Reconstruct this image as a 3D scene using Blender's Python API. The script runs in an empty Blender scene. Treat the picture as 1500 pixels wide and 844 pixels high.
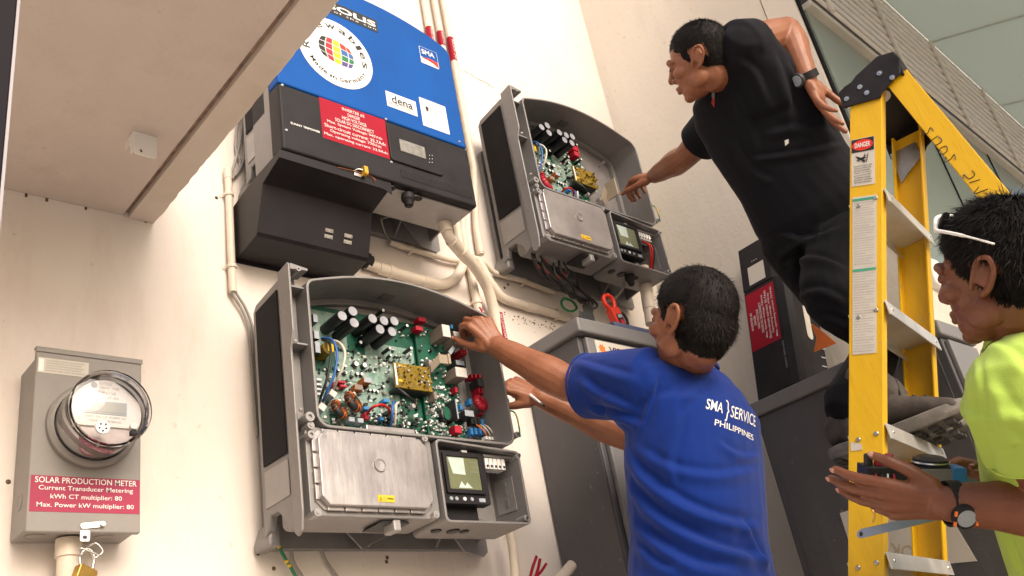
import bpy, math, random
import numpy as np
from mathutils import Vector, Matrix
from mathutils.bvhtree import BVHTree
random.seed(7); np.random.seed(7)
S = bpy.context.scene
COL = S.collection

# ------------------------------------------------------------------ camera
CAM = Vector((0.0, -1.9, 0.7))
FL = 1374.33 / 1500.0
YAW, PIT, ROL = .79546, .46438, -.19114
_f = Vector((math.sin(YAW)*math.cos(PIT), math.cos(YAW)*math.cos(PIT), math.sin(PIT)))
_r = Vector((math.cos(YAW), -math.sin(YAW), 0)); _u = _r.cross(_f)
_R = _r*math.cos(ROL) + _u*math.sin(ROL)
_U = -_r*math.sin(ROL) + _u*math.cos(ROL)
cd = bpy.data.cameras.new('camera'); cam = bpy.data.objects.new('camera', cd); COL.objects.link(cam)
cd.sensor_width = 36; cd.lens = 36*FL; cd.clip_start = .02; cd.clip_end = 2000
cam.matrix_world = Matrix.Translation(CAM) @ Matrix((_R, _U, -_f)).transposed().to_4x4()
S.camera = cam

# ------------------------------------------------------------------ sky, sun, exposure
SUN_EL, SUN_AZ = math.radians(31), math.radians(186)      # azimuth measured from +y towards +x
w = bpy.data.worlds.new('World'); S.world = w; w.use_nodes = True
nt = w.node_tree; bg = nt.nodes['Background']
sky = nt.nodes.new('ShaderNodeTexSky'); sky.sky_type = 'NISHITA'; sky.sun_disc = False
sky.sun_elevation = SUN_EL; sky.sun_rotation = SUN_AZ; sky.air_density = 1.0; sky.dust_density = 6.0; sky.ozone_density = 0.3
nt.links.new(sky.outputs[0], bg.inputs[0]); bg.inputs[1].default_value = .145
sl = bpy.data.lights.new('sun', 'SUN'); sl.energy = 1.35; sl.angle = math.radians(34); sl.color = (1, .955, .90)
so = bpy.data.objects.new('sun', sl); COL.objects.link(so)
sd = Vector((math.sin(SUN_AZ)*math.cos(SUN_EL), math.cos(SUN_AZ)*math.cos(SUN_EL), math.sin(SUN_EL)))
so.rotation_euler = sd.to_track_quat('Z', 'Y').to_euler(); so.location = (0, -8, 9)
vs = S.view_settings; vs.view_transform = 'Standard'; vs.look = 'None'; vs.exposure = 0.40; vs.gamma = 1.0
S.cycles.max_bounces = 8; S.cycles.diffuse_bounces = 4; S.cycles.transparent_max_bounces = 8
S.cycles.use_denoising = True

# ------------------------------------------------------------------ helpers
def ray(px, py): return _f + _R*((px-750)/1374.33) - _U*((py-422)/1374.33)
def P(px, py, Y=0.0):
    d = ray(px, py); return CAM + d*((Y-CAM.y)/d.y)
def PX(px, py, X):
    d = ray(px, py); return CAM + d*((X-CAM.x)/d.x)
def PZ(px, py, Z):
    d = ray(px, py); return CAM + d*((Z-CAM.z)/d.z)
def PT(px, py, t): return CAM + ray(px, py)*t

MATS = {}
def mat(name, col, rough=.6, metal=0., var=.12, scale=6., bump=0., bscale=60., col2=None, spec=.5, coat=0., stretch=None):
    if name in MATS: return MATS[name]
    m = bpy.data.materials.new(name); m.use_nodes = True
    t = m.node_tree; b = t.nodes['Principled BSDF']
    b.inputs['Roughness'].default_value = rough; b.inputs['Metallic'].default_value = metal
    b.inputs['Specular IOR Level'].default_value = spec; b.inputs['Coat Weight'].default_value = coat
    tc = t.nodes.new('ShaderNodeTexCoord'); src = tc.outputs['Object']
    if stretch:
        mp = t.nodes.new('ShaderNodeMapping'); mp.inputs['Scale'].default_value = stretch
        t.links.new(src, mp.inputs[0]); src = mp.outputs[0]
    n = t.nodes.new('ShaderNodeTexNoise'); n.inputs['Scale'].default_value = scale; n.inputs['Detail'].default_value = 6; n.inputs['Roughness'].default_value = .62
    t.links.new(src, n.inputs['Vector'])
    cr = t.nodes.new('ShaderNodeValToRGB')
    c2 = col2 or tuple(max(0, c*(1-2*var)) for c in col)
    c1 = col if col2 else tuple(min(1, c*(1+var)) for c in col)
    cr.color_ramp.elements[0].position = .3; cr.color_ramp.elements[1].position = .7
    cr.color_ramp.elements[0].color = (*c2, 1); cr.color_ramp.elements[1].color = (*c1, 1)
    t.links.new(n.outputs['Fac'], cr.inputs[0]); t.links.new(cr.outputs[0], b.inputs['Base Color'])
    mr = t.nodes.new('ShaderNodeMapRange'); mr.inputs['To Min'].default_value = max(0, rough-.1); mr.inputs['To Max'].default_value = min(1, rough+.12)
    t.links.new(n.outputs['Fac'], mr.inputs['Value']); t.links.new(mr.outputs[0], b.inputs['Roughness'])
    if bump:
        n2 = t.nodes.new('ShaderNodeTexNoise'); n2.inputs['Scale'].default_value = bscale; n2.inputs['Detail'].default_value = 4
        t.links.new(src, n2.inputs['Vector'])
        bp = t.nodes.new('ShaderNodeBump'); bp.inputs['Strength'].default_value = bump; bp.inputs['Distance'].default_value = .004
        t.links.new(n2.outputs['Fac'], bp.inputs['Height']); t.links.new(bp.outputs[0], b.inputs['Normal'])
    MATS[name] = m; return m

def glass(name, col, rough=.02, alpha=None, ior=1.45):
    m = bpy.data.materials.new(name); m.use_nodes = True; b = m.node_tree.nodes['Principled BSDF']
    b.inputs['Base Color'].default_value = (*col, 1); b.inputs['Roughness'].default_value = rough
    b.inputs['Transmission Weight'].default_value = 1; b.inputs['IOR'].default_value = ior
    MATS[name] = m; return m

class MB:
    def __init__(s): s.v = []; s.f = []
    def add(s, vs, fs):
        o = len(s.v); s.v += [tuple(p) for p in vs]; s.f += [tuple(i+o for i in f) for f in fs]; return s
    def box(s, x0, x1, y0, y1, z0, z1):
        return s.add([(x0,y0,z0),(x1,y0,z0),(x1,y1,z0),(x0,y1,z0),(x0,y0,z1),(x1,y0,z1),(x1,y1,z1),(x0,y1,z1)],
                     [(3,2,1,0),(4,5,6,7),(0,1,5,4),(1,2,6,5),(2,3,7,6),(3,0,4,7)])
    def obox(s, o, a, b, c):          # box from corner o and edge vectors
        o, a, b, c = map(Vector, (o, a, b, c))
        return s.add([o, o+a, o+a+b, o+b, o+c, o+a+c, o+a+b+c, o+b+c], [(3,2,1,0),(4,5,6,7),(0,1,5,4),(1,2,6,5),(2,3,7,6),(3,0,4,7)])
    def prism(s, poly, fn, a, b):     # poly of 2-tuples, fn(u,v,w)->xyz
        n = len(poly)
        vs = [fn(u, v, a) for u, v in poly] + [fn(u, v, b) for u, v in poly]
        return s.add(vs, [tuple(range(n))[::-1], tuple(range(n, 2*n))] + [(i, (i+1) % n, n+(i+1) % n, n+i) for i in range(n)])
    def ring(s, outer, inner, fn, a, b):   # frame between two equal-length polygons
        n = len(outer)
        vs = [fn(u, v, a) for u, v in outer] + [fn(u, v, a) for u, v in inner] + [fn(u, v, b) for u, v in outer] + [fn(u, v, b) for u, v in inner]
        fs = []
        for i in range(n):
            j = (i+1) % n
            fs += [(i, j, n+j, n+i), (2*n+j, 2*n+i, 3*n+i, 3*n+j), (j, i, 2*n+i, 2*n+j), (n+i, n+j, 3*n+j, 3*n+i)]
        return s.add(vs, fs)
    def tube(s, path, r, seg=10, cap=True):
        pts = [Vector(p) for p in path]; n = len(pts)
        rs = r if isinstance(r, (list, tuple)) else [r]*n
        tang = [(pts[min(i+1, n-1)]-pts[max(i-1, 0)]).normalized() for i in range(n)]
        a = Vector((0, 0, 1)) if abs(tang[0].z) < .9 else Vector((1, 0, 0))
        u = tang[0].cross(a).normalized(); vs = []; fs = []
        for i in range(n):
            u = (u - tang[i]*u.dot(tang[i])).normalized(); v = tang[i].cross(u)
            for k in range(seg):
                an = 2*math.pi*k/seg; vs.append(pts[i] + (u*math.cos(an)+v*math.sin(an))*rs[i])
        for i in range(n-1):
            for k in range(seg):
                k2 = (k+1) % seg; fs.append((i*seg+k, i*seg+k2, (i+1)*seg+k2, (i+1)*seg+k))
        if cap: fs += [tuple(range(seg))[::-1], tuple(range((n-1)*seg, n*seg))]
        return s.add(vs, fs)
    def cyl(s, p0, p1, r0, r1=None, seg=16): return s.tube([p0, p1], [r0, r0 if r1 is None else r1], seg)
    def lathe(s, prof, o, ax, seg=32):   # prof list of (radius, distance along ax)
        o, ax = Vector(o), Vector(ax).normalized(); a = Vector((0, 0, 1)) if abs(ax.z) < .9 else Vector((1, 0, 0))
        u = ax.cross(a).normalized(); v = ax.cross(u); vs = []; fs = []; n = len(prof)
        for r, h in prof:
            for k in range(seg):
                an = 2*math.pi*k/seg; vs.append(o + ax*h + (u*math.cos(an)+v*math.sin(an))*r)
        for i in range(n-1):
            for k in range(seg):
                k2 = (k+1) % seg; fs.append((i*seg+k, i*seg+k2, (i+1)*seg+k2, (i+1)*seg+k))
        return s.add(vs, fs)
    def sphere(s, c, r, seg=12, rings=8, sc=(1, 1, 1)):
        c = Vector(c); vs = []; fs = []
        for i in range(rings+1):
            th = math.pi*i/rings
            for k in range(seg):
                an = 2*math.pi*k/seg
                vs.append(c + Vector((math.sin(th)*math.cos(an)*sc[0], math.sin(th)*math.sin(an)*sc[1], math.cos(th)*sc[2]))*r)
        for i in range(rings):
            for k in range(seg):
                k2 = (k+1) % seg; fs.append((i*seg+k, (i+1)*seg+k, (i+1)*seg+k2, i*seg+k2))
        return s.add(vs, fs)
    def build(s, name, m, parent=None, bevel=0, smooth=False, seg=2, angle=35):
        me = bpy.data.meshes.new(name); me.from_pydata(s.v, [], s.f); me.update()
        return link(name, me, m, parent, bevel, smooth, seg, angle)

def link(name, me, m, parent=None, bevel=0, smooth=False, seg=2, angle=35):
    o = bpy.data.objects.new(name, me); COL.objects.link(o)
    if m: me.materials.append(MATS[m] if isinstance(m, str) else m)
    if parent: o.parent = parent
    if smooth:
        me.polygons.foreach_set('use_smooth', [True]*len(me.polygons))
        if smooth != 'all': me.set_sharp_from_angle(angle=math.radians(angle))
    if bevel:
        bv = o.modifiers.new('bevel', 'BEVEL'); bv.width = bevel; bv.segments = seg; bv.limit_method = 'ANGLE'; bv.angle_limit = math.radians(40); bv.harden_normals = False
    return o

def tag(o, label, cat, group=None):
    o['label'] = label; o['category'] = cat
    if group: o['group'] = group
    return o
def root(name, label, cat, loc=(0, 0, 0), group=None):
    o = bpy.data.objects.new(name, None); COL.objects.link(o); o.location = loc; o.empty_display_size = .05
    return tag(o, label, cat, group)
def copy_tree(o, parent=None):
    c = o.copy(); COL.objects.link(c); c.parent = parent
    for ch in list(o.children): copy_tree(ch, c)
    return c

def rrect(x0, x1, z0, z1, r, n=5):
    out = []
    for cx, cz, a in ((x1-r, z0+r, -90), (x1-r, z1-r, 0), (x0+r, z1-r, 90), (x0+r, z0+r, 180)):
        for k in range(n+1):
            an = math.radians(a+90*k/n); out.append((cx+r*math.cos(an), cz+r*math.sin(an)))
    return out
FRONT = lambda u, v, w: (u, w, v)      # polygon in x,z extruded along y
SIDE = lambda u, v, w: (w, u, v)       # polygon in y,z extruded along x
FLAT = lambda u, v, w: (u, v, w)

def smooth_path(pts, n=6):            # Catmull-Rom through the points
    pts = [Vector(p) for p in pts]; out = []
    for i in range(len(pts)-1):
        p0 = pts[max(i-1, 0)]; p1 = pts[i]; p2 = pts[i+1]; p3 = pts[min(i+2, len(pts)-1)]
        for k in range(n):
            t = k/n
            out.append(.5*((2*p1)+(p2-p0)*t+(2*p0-5*p1+4*p2-p3)*t*t+(3*p1-p0-3*p2+p3)*t**3))
    return out+[pts[-1]]

# lettering: outlines of the built-in font, laid into the plane o + u*U + v*V
def glyphs(txt, bold=0.0, shear=0.0, spacing=1.0, res=3):
    c = bpy.data.curves.new('lettering', 'FONT'); c.body = txt; c.resolution_u = res; c.offset = bold; c.shear = shear; c.space_character = spacing
    c.align_x = 'CENTER'; c.fill_mode = 'FRONT'
    o = bpy.data.objects.new('lettering', c); COL.objects.link(o)
    dg = bpy.context.evaluated_depsgraph_get(); me = bpy.data.meshes.new_from_object(o.evaluated_get(dg))
    vs = np.array([v.co[:2] for v in me.vertices]) if len(me.vertices) else np.zeros((0, 2))
    fs = [tuple(p.vertices) for p in me.polygons]
    bpy.data.objects.remove(o); bpy.data.curves.remove(c); bpy.data.meshes.remove(me)
    return vs, fs
def lettering(txt, m, parent, o, U, V, bold=0., shear=0., spacing=1., name='lettering', fn=None):
    """text whose bounding box fills the parallelogram o, o+U, o+V"""
    vs, fs = glyphs(txt, bold, shear, spacing)
    lo, hi = vs.min(0), vs.max(0); q = (vs-lo)/np.maximum(hi-lo, 1e-6)
    o, U, V = Vector(o), Vector(U), Vector(V)
    if fn: pts = [fn(a, b) for a, b in q]
    else: pts = [o+U*a+V*b for a, b in q]
    b = MB(); b.add(pts, fs); return b.build(name, m, parent)
# ------------------------------------------------------------------ materials
mat('wall_paint', (.76, .70, .655), .75, var=.04, scale=2.2, bump=.25, bscale=55, col2=(.71, .635, .585))
mat('side_paint', (.80, .74, .65), .75, var=.04, scale=2., bump=.2, bscale=70, col2=(.76, .70, .61))
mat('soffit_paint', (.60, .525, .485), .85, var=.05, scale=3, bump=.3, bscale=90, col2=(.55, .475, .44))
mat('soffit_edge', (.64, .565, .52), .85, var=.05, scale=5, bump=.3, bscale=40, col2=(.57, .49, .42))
mat('groove_brown', (.33, .24, .19), .9, var=.3, scale=30)
mat('concrete', (.48, .43, .37), .9, var=.15, scale=3, bump=.4, bscale=30)
mat('dark_steel', (.012, .010, .014), .65, var=.2, scale=12, spec=.15)
mat('dark_edge', (.35, .33, .36), .5, var=.1)
mat('dirt', (.13, .085, .055), .9, var=.4, scale=40)
mat('pvc', (.74, .655, .555), .5, var=.07, scale=9, bump=.15, bscale=90, col2=(.64, .55, .455))
mat('pvc_old', (.60, .52, .40), .5, var=.1, scale=14, col2=(.50, .42, .30))
mat('cast', (.245, .235, .235), .48, metal=.25, var=.07, scale=10, bump=.12, bscale=160)
mat('cast_light', (.34, .325, .325), .45, metal=.3, var=.08, scale=10, bump=.1, bscale=160)
mat('raw_alu', (.50, .47, .47), .36, metal=.65, var=.16, scale=11, bump=.08, bscale=40, col2=(.36, .335, .345))
mat('black_plastic', (.020, .018, .021), .55, var=.2, scale=12, bump=.08, bscale=220, spec=.22)
mat('black_sheet', (.016, .013, .016), .45, var=.25, scale=7, bump=.05, bscale=80, spec=.25)
mat('dark_grille', (.018, .015, .017), .6, var=.3, scale=30)
mat('blue_lid', (.006, .085, .36), .55, var=.07, scale=4, bump=.05, bscale=300, spec=.15)
mat('white', (.80, .79, .77), .5, var=.04)
mat('white_print', (.82, .82, .80), .5, var=.02)
mat('red_label', (.34, .010, .028), .55, var=.06, spec=.15)
mat('meter_label', (.36, .045, .095), .5, var=.06, spec=.2)
mat('black_ink', (.012, .012, .014), .5, var=.1)
mat('grey_ink', (.22, .22, .23), .6, var=.1)
mat('steel', (.62, .60, .58), .28, metal=1, var=.1, scale=20)
mat('zinc', (.45, .44, .43), .4, metal=.9, var=.15, scale=20)
mat('brass', (.62, .38, .10), .35, metal=.9, var=.15, scale=20)
mat('yellow_tape', (.80, .50, .01), .5, var=.1)
mat('frp_yellow', (.78, .47, .008), .42, var=.05, scale=5, bump=.1, bscale=200, col2=(.72, .42, .006), stretch=(1, 1, .15))
mat('step_alu', (.66, .64, .60), .4, metal=.55, var=.08, scale=14)
mat('cabinet_grey', (.085, .082, .09), .5, var=.06, scale=6, bump=.12, bscale=120)
mat('cabinet_light', (.19, .185, .19), .5, var=.05, scale=6, bump=.1, bscale=120)  # paler copy of the cabinet grey; on doors it paints in front light
mat('meter_grey', (.26, .24, .225), .5, var=.06, scale=10, bump=.1, bscale=200)
mat('pcb', (.009, .115, .07), .4, var=.25, scale=60, col2=(.005, .065, .04))
mat('pcb_pale', (.34, .42, .39), .35, var=.25, scale=55, col2=(.09, .22, .17))
mat('cap_sleeve', (.012, .012, .016), .35, var=.2)
mat('cap_top', (.34, .35, .39), .5, metal=.3, var=.1, scale=60)
mat('comp_dark', (.02, .02, .022), .45, var=.2)
mat('comp_red', (.42, .015, .035), .45, var=.15)
mat('comp_blue', (.03, .20, .50), .45, var=.15)
mat('comp_white', (.68, .64, .60), .5, var=.08, scale=25)
mat('comp_grey', (.33, .37, .42), .5, var=.1)
mat('comp_taupe', (.22, .18, .15), .55, var=.1)
mat('kapton', (.30, .19, .01), .3, var=.25, scale=40, col2=(.13, .085, .004))
mat('ribbon', (.40, .33, .25), .5, var=.1)
mat('solder', (.62, .63, .62), .35, metal=.5, var=.2, scale=80)
mat('copper', (.45, .12, .02), .4, metal=.5, var=.2)
mat('wire_black', (.016, .015, .016), .45, var=.2)
mat('wire_grey', (.30, .28, .26), .55, var=.1)
mat('wire_blue', (.03, .12, .40), .45, var=.1)
mat('wire_white', (.66, .60, .52), .5, var=.1)
mat('wire_red', (.50, .01, .01), .4, var=.1)
mat('wire_green', (.01, .18, .07), .45, var=.1)
mat('tool_red', (.70, .03, .01), .4, var=.1)
mat('tool_tray', (.08, .10, .19), .45, var=.1)
mat('orange', (.85, .20, .03), .5, var=.08, scale=8)
mat('paper', (.62, .58, .52), .7, var=.06, scale=4)
mat('fab_frame', (.62, .57, .49), .5, var=.05)

def wall_wear(m, stain):
    t = m.node_tree; b = t.nodes['Principled BSDF']; src = b.inputs['Base Color'].links[0].from_socket
    tc = t.nodes.new('ShaderNodeTexCoord'); mp = t.nodes.new('ShaderNodeMapping'); mp.inputs['Scale'].default_value = (1.6, 1.6, .45); t.links.new(tc.outputs['Object'], mp.inputs[0])
    n = t.nodes.new('ShaderNodeTexNoise'); n.inputs['Scale'].default_value = 3.5; n.inputs['Detail'].default_value = 9; n.inputs['Roughness'].default_value = .7; t.links.new(mp.outputs[0], n.inputs['Vector'])
    r = t.nodes.new('ShaderNodeValToRGB'); r.color_ramp.elements[0].position = .52; r.color_ramp.elements[1].position = .78; r.color_ramp.elements[0].color = (0, 0, 0, 1); r.color_ramp.elements[1].color = (.75, .75, .75, 1); t.links.new(n.outputs['Fac'], r.inputs[0])
    mx = t.nodes.new('ShaderNodeMix'); mx.data_type = 'RGBA'; mx.inputs[7].default_value = (*stain, 1); t.links.new(r.outputs[0], mx.inputs[0]); t.links.new(src, mx.inputs[6])
    n3 = t.nodes.new('ShaderNodeTexNoise'); n3.inputs['Scale'].default_value = 42; n3.inputs['Detail'].default_value = 3; t.links.new(tc.outputs['Object'], n3.inputs['Vector'])
    r3 = t.nodes.new('ShaderNodeValToRGB'); r3.color_ramp.elements[0].position = .69; r3.color_ramp.elements[1].position = .74; r3.color_ramp.elements[0].color = (0, 0, 0, 1); r3.color_ramp.elements[1].color = (.35, .35, .35, 1); t.links.new(n3.outputs['Fac'], r3.inputs[0])
    mx2 = t.nodes.new('ShaderNodeMix'); mx2.data_type = 'RGBA'; mx2.inputs[7].default_value = (.40, .32, .25, 1); t.links.new(r3.outputs[0], mx2.inputs[0]); t.links.new(mx.outputs[2], mx2.inputs[6]); t.links.new(mx2.outputs[2], b.inputs['Base Color'])
    n2 = t.nodes.new('ShaderNodeTexNoise'); n2.inputs['Scale'].default_value = 7; n2.inputs['Detail'].default_value = 5; t.links.new(mp.outputs[0], n2.inputs['Vector'])
    bp = t.nodes.new('ShaderNodeBump'); bp.inputs['Strength'].default_value = .35; bp.inputs['Distance'].default_value = .012; t.links.new(n2.outputs['Fac'], bp.inputs['Height'])
    old = b.inputs['Normal'].links[0].from_node; t.links.new(bp.outputs[0], old.inputs['Normal'])
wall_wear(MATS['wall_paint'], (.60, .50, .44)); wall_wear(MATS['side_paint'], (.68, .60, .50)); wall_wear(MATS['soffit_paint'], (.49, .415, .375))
wall_wear(MATS['frp_yellow'], (.50, .30, .03)); wall_wear(MATS['cabinet_grey'], (.065, .06, .062)); wall_wear(MATS['cast'], (.18, .17, .165)); wall_wear(MATS['raw_alu'], (.30, .275, .27))
# ------------------------------------------------------------------ ground
MB().box(-60, 60, -80, 60, -.3, 0).build('ground', 'concrete')['kind'] = 'structure'

# ------------------------------------------------------------------ main wall
wall = root('building_wall', 'cream painted main wall carrying the inverters, pipes and meter', 'wall', (0, 0, 0))
MB().box(-4, 2.72, 0, .25, 0, 4.6).build('wall_face', 'wall_paint', wall)
def holes(name, pts, r=.004):
    for x, y in pts:
        p = P(x, y); MB().lathe([(0, -.0015), (r*.8, -.0015), (r, -.0006), (r*1.25, .0)], (p.x, -.0005, p.z), (0, 1, 0), 9).build('wall_hole', 'dirt', wall)
holes('wall_hole', [(378, 811), (401, 833), (567, 817), (733, 402), (740, 396), (739, 422), (744, 417), (317, 290), (12, 706), (566, 823)])
rng = random.Random(4)
b = MB()
for k in range(46):                      # flaked paint and dirt above the cabinet
    px = rng.gauss(0, 30)+782; py = 462+(px-745)*.30+rng.gauss(0, 4)
    p = P(px, py); r = rng.uniform(.0010, .0034)
    n = 6; a0 = rng.random()*6
    b.prism([(p.x+math.cos(a0+6.283*i/n)*r*rng.uniform(.5, 1.4), p.z+math.sin(a0+6.283*i/n)*r*rng.uniform(.4, 1)) for i in range(n)], FRONT, -.0016, .001)
o = b.build('paint_flakes', 'dirt', wall); o['kind'] = 'stuff'
b = MB(); pts = []
for i in range(30):
    t = i/29; px = 657+t*66; py = 92+t*36+rng.uniform(-1.0, 1.0); p = P(px, py); pts.append((p.x, -.0004, p.z))
b.tube(pts, [.0009*rng.uniform(.3, 1.3) for _ in pts], 4); b.build('crack', 'dirt', wall)

# ------------------------------------------------------------------ return wall on the right
side = root('side_wall', 'pale cream return wall at right angles behind the ladder worker', 'wall', (0, 0, 0))
MB().box(2.72, 2.757, -.782, .25, 0, 4.6).build('wall_face', 'side_paint', side)
MB().box(2.73, 2.756, -.788, -.7825, 0, 4.6).build('joint', 'dark_steel', side)
MB().box(2.712, 2.757, -.902, -.7885, 0, 4.6).build('corner_panel', 'side_paint', side, .003)
MB().box(2.722, 2.742, -.91, -.9025, 0, 4.6).build('gasket', 'dark_steel', side)

# ------------------------------------------------------------------ canopy slab over the left
ZS = 1.998
can = root('concrete_canopy', 'brownish concrete canopy slab overhead with a darker drip groove', 'canopy', (0, 0, ZS))
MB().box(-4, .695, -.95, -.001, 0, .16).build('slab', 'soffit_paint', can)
MB().box(.695, .709, -.95, -.001, .012, .16).build('drip_groove', 'groove_brown', can)  # groove coloured darker and browner than the slab
b = MB(); ys = np.linspace(-.95, -.001, 60)
ed = [.770+rng.uniform(-.0015, .0015) for _ in ys]
vs = []; fs = []
for y, e in zip(ys, ed): vs += [(.709, y, -.004), (e, y, -.004+rng.uniform(-.001, .001)), (e, y, .16), (.709, y, .16)]
for i in range(len(ys)-1):
    for k in range(4): fs.append((4*i+k, 4*i+(k+1) % 4, 4*i+4+(k+1) % 4, 4*i+4+k))
fs += [(0, 1, 2, 3), tuple(4*len(ys)-4+k for k in (3, 2, 1, 0))]
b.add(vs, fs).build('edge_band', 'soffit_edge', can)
# plaster seam where the slab meets the wall
b = MB()
for k in range(4):
    x = rng.uniform(.43, .76); b.box(x, x+rng.uniform(.002, .006), -.0025, -.0008, -rng.uniform(.004, .010), -.0005)
b.build('chipped_seam', 'dirt', can)['kind'] = 'stuff'

# folded bracket under the slab
q0 = PZ(195, 192, ZS); q1 = PZ(228, 204, ZS)
br = root('metal_bracket', 'small white folded metal bracket hanging under the canopy slab', 'bracket', (q0.x, q0.y, ZS))
wd = q1.x-q0.x; hg = .056
MB().prism([(0, 0), (wd, 0), (wd, -hg+.004), (wd-.004, -hg), (.005, -hg), (0, -hg+.006)], FRONT, -.0015, .0015).build('front_plate', 'white', br, .0005)
MB().prism([(.0016, -.0005), (.042, -.0005), (.042, -.02), (.018, -.022), (.012, -.05), (.0016, -.05)], SIDE, -.0004, .0018).build('side_plate', 'white', br, .0004)
b = MB(); b.prism([(wd*.2+math.cos(a)*.0015*rng.uniform(.6, 2.6)+.006, -hg+.012+math.sin(a)*.003*rng.uniform(.5, 1.5)-a*.0006) for a in np.linspace(0, 6, 12)], FRONT, -.0019, -.0016); b.build('rust_hole', 'dirt', br)

# dark post close to the camera, left edge
q = PT(28, 2, .62)
po = root('steel_post', 'dark steel gate post at the far left edge', 'post', (q.x, q.y, 0))
MB().box(-.09, 0, 0, .05, 0, 2.7).build('post_tube', 'dark_steel', po, .002)
MB().box(-.0012, .0006, -.0006, .001, 0, 2.69).build('pale_edge', 'dark_edge', po)  # thin paler strip along the post's corner

# ------------------------------------------------------------------ glazed facade beyond the return wall
AZ = math.radians(3); FE = Vector((math.cos(AZ), math.sin(AZ), 0)); FN = Vector((-math.sin(AZ), math.cos(AZ), 0))
fo = (2.76, -.95, 0)
mat('green_glass', (.27, .305, .28), .2, var=.08, scale=.8, spec=.5, col2=(.22, .275, .245))
mat('awning_glass', (.30, .36, .33), .22, var=.08, scale=.7, spec=.6, col2=(.26, .32, .29))
am = MATS['awning_glass']; tl = am.node_tree.nodes.new('ShaderNodeBsdfTranslucent'); tl.inputs['Color'].default_value = (.63, .67, .63, 1)
mx_ = am.node_tree.nodes.new('ShaderNodeMixShader'); mx_.inputs[0].default_value = .55
am.node_tree.links.new(am.node_tree.nodes['Principled BSDF'].outputs[0], mx_.inputs[1]); am.node_tree.links.new(tl.outputs[0], mx_.inputs[2]); am.node_tree.links.new(mx_.outputs[0], am.node_tree.nodes['Material Output'].inputs[0])
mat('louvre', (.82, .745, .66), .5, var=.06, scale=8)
fac = root('glass_facade', 'green glazed facade with a band of cream louvres beyond the wall', 'facade', fo)
fac.rotation_euler.z = AZ
LZ0, LZ1 = 2.94, 3.45
xs = [.0, .9, 1.75, 2.6, 3.4]
for i in range(4):
    MB().box(xs[i]+.006, xs[i+1]-.006, .04, .052, 1.88, LZ0-.02).build('glass_pane', 'green_glass', fac)
    MB().box(xs[i]+.006, xs[i+1]-.006, .04, .052, .02, 1.83).build('spandrel_panel', 'fab_frame', fac)
MB().box(0, 3.4, .053, .06, 0, LZ0-.01).build('backing', 'dark_steel', fac); MB().box(0, 3.4, .15, .16, LZ0, LZ1).build('louvre_recess', mat('recess', (.16, .12, .10), .8), fac)
MB().box(0, 3.4, .01, .05, LZ0-.03, LZ0-.004).build('transom', 'fab_frame', fac, .003)
MB().box(0, 3.4, .02, .05, 1.835, 1.872).build('transom', 'dark_steel', fac, .003)
for x in xs[1:4]: MB().box(x-.005, x+.005, .036, .052, .02, LZ0-.03).build('glass_joint', 'dark_steel', fac)
n = 10; dz = (LZ1-LZ0)/n
for i in range(n):
    z = LZ0+dz*(i+.5)
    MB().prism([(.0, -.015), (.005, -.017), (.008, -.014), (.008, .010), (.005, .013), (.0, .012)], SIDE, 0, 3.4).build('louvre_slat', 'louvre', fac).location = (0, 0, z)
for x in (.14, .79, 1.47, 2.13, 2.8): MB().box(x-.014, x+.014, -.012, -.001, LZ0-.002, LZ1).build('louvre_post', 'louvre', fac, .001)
tr = root('glass_awning', 'pale green glass canopy panels sloping above the louvres', 'awning', (fo[0], fo[1], LZ1+.01))
tr.rotation_euler.z = AZ
sl_ = math.atan2(.341, .94)
for i in range(4):
    for j in range(2):
        xx = -.0+i*.93-.38
        o = MB().box(xx+.004, xx+.926, -.86*(j+1)+.004, -.86*j-.004, 0, .012).build('awning_pane', 'awning_glass', tr)
        o.rotation_euler.x = sl_
for i in range(5):
    o = MB().box(i*.93-.384, i*.93-.376, -1.72, 0, .001, .02).build('awning_joint', 'fab_frame', tr); o.rotation_euler.x = sl_
o = MB().box(-.384, 3.34, -.864, -.856, .001, .02).build('awning_joint', 'fab_frame', tr); o.rotation_euler.x = sl_
o = MB().box(-.384, 3.34, .001, .03, -.03, .02).build('awning_edge', 'fab_frame', tr)
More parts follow.
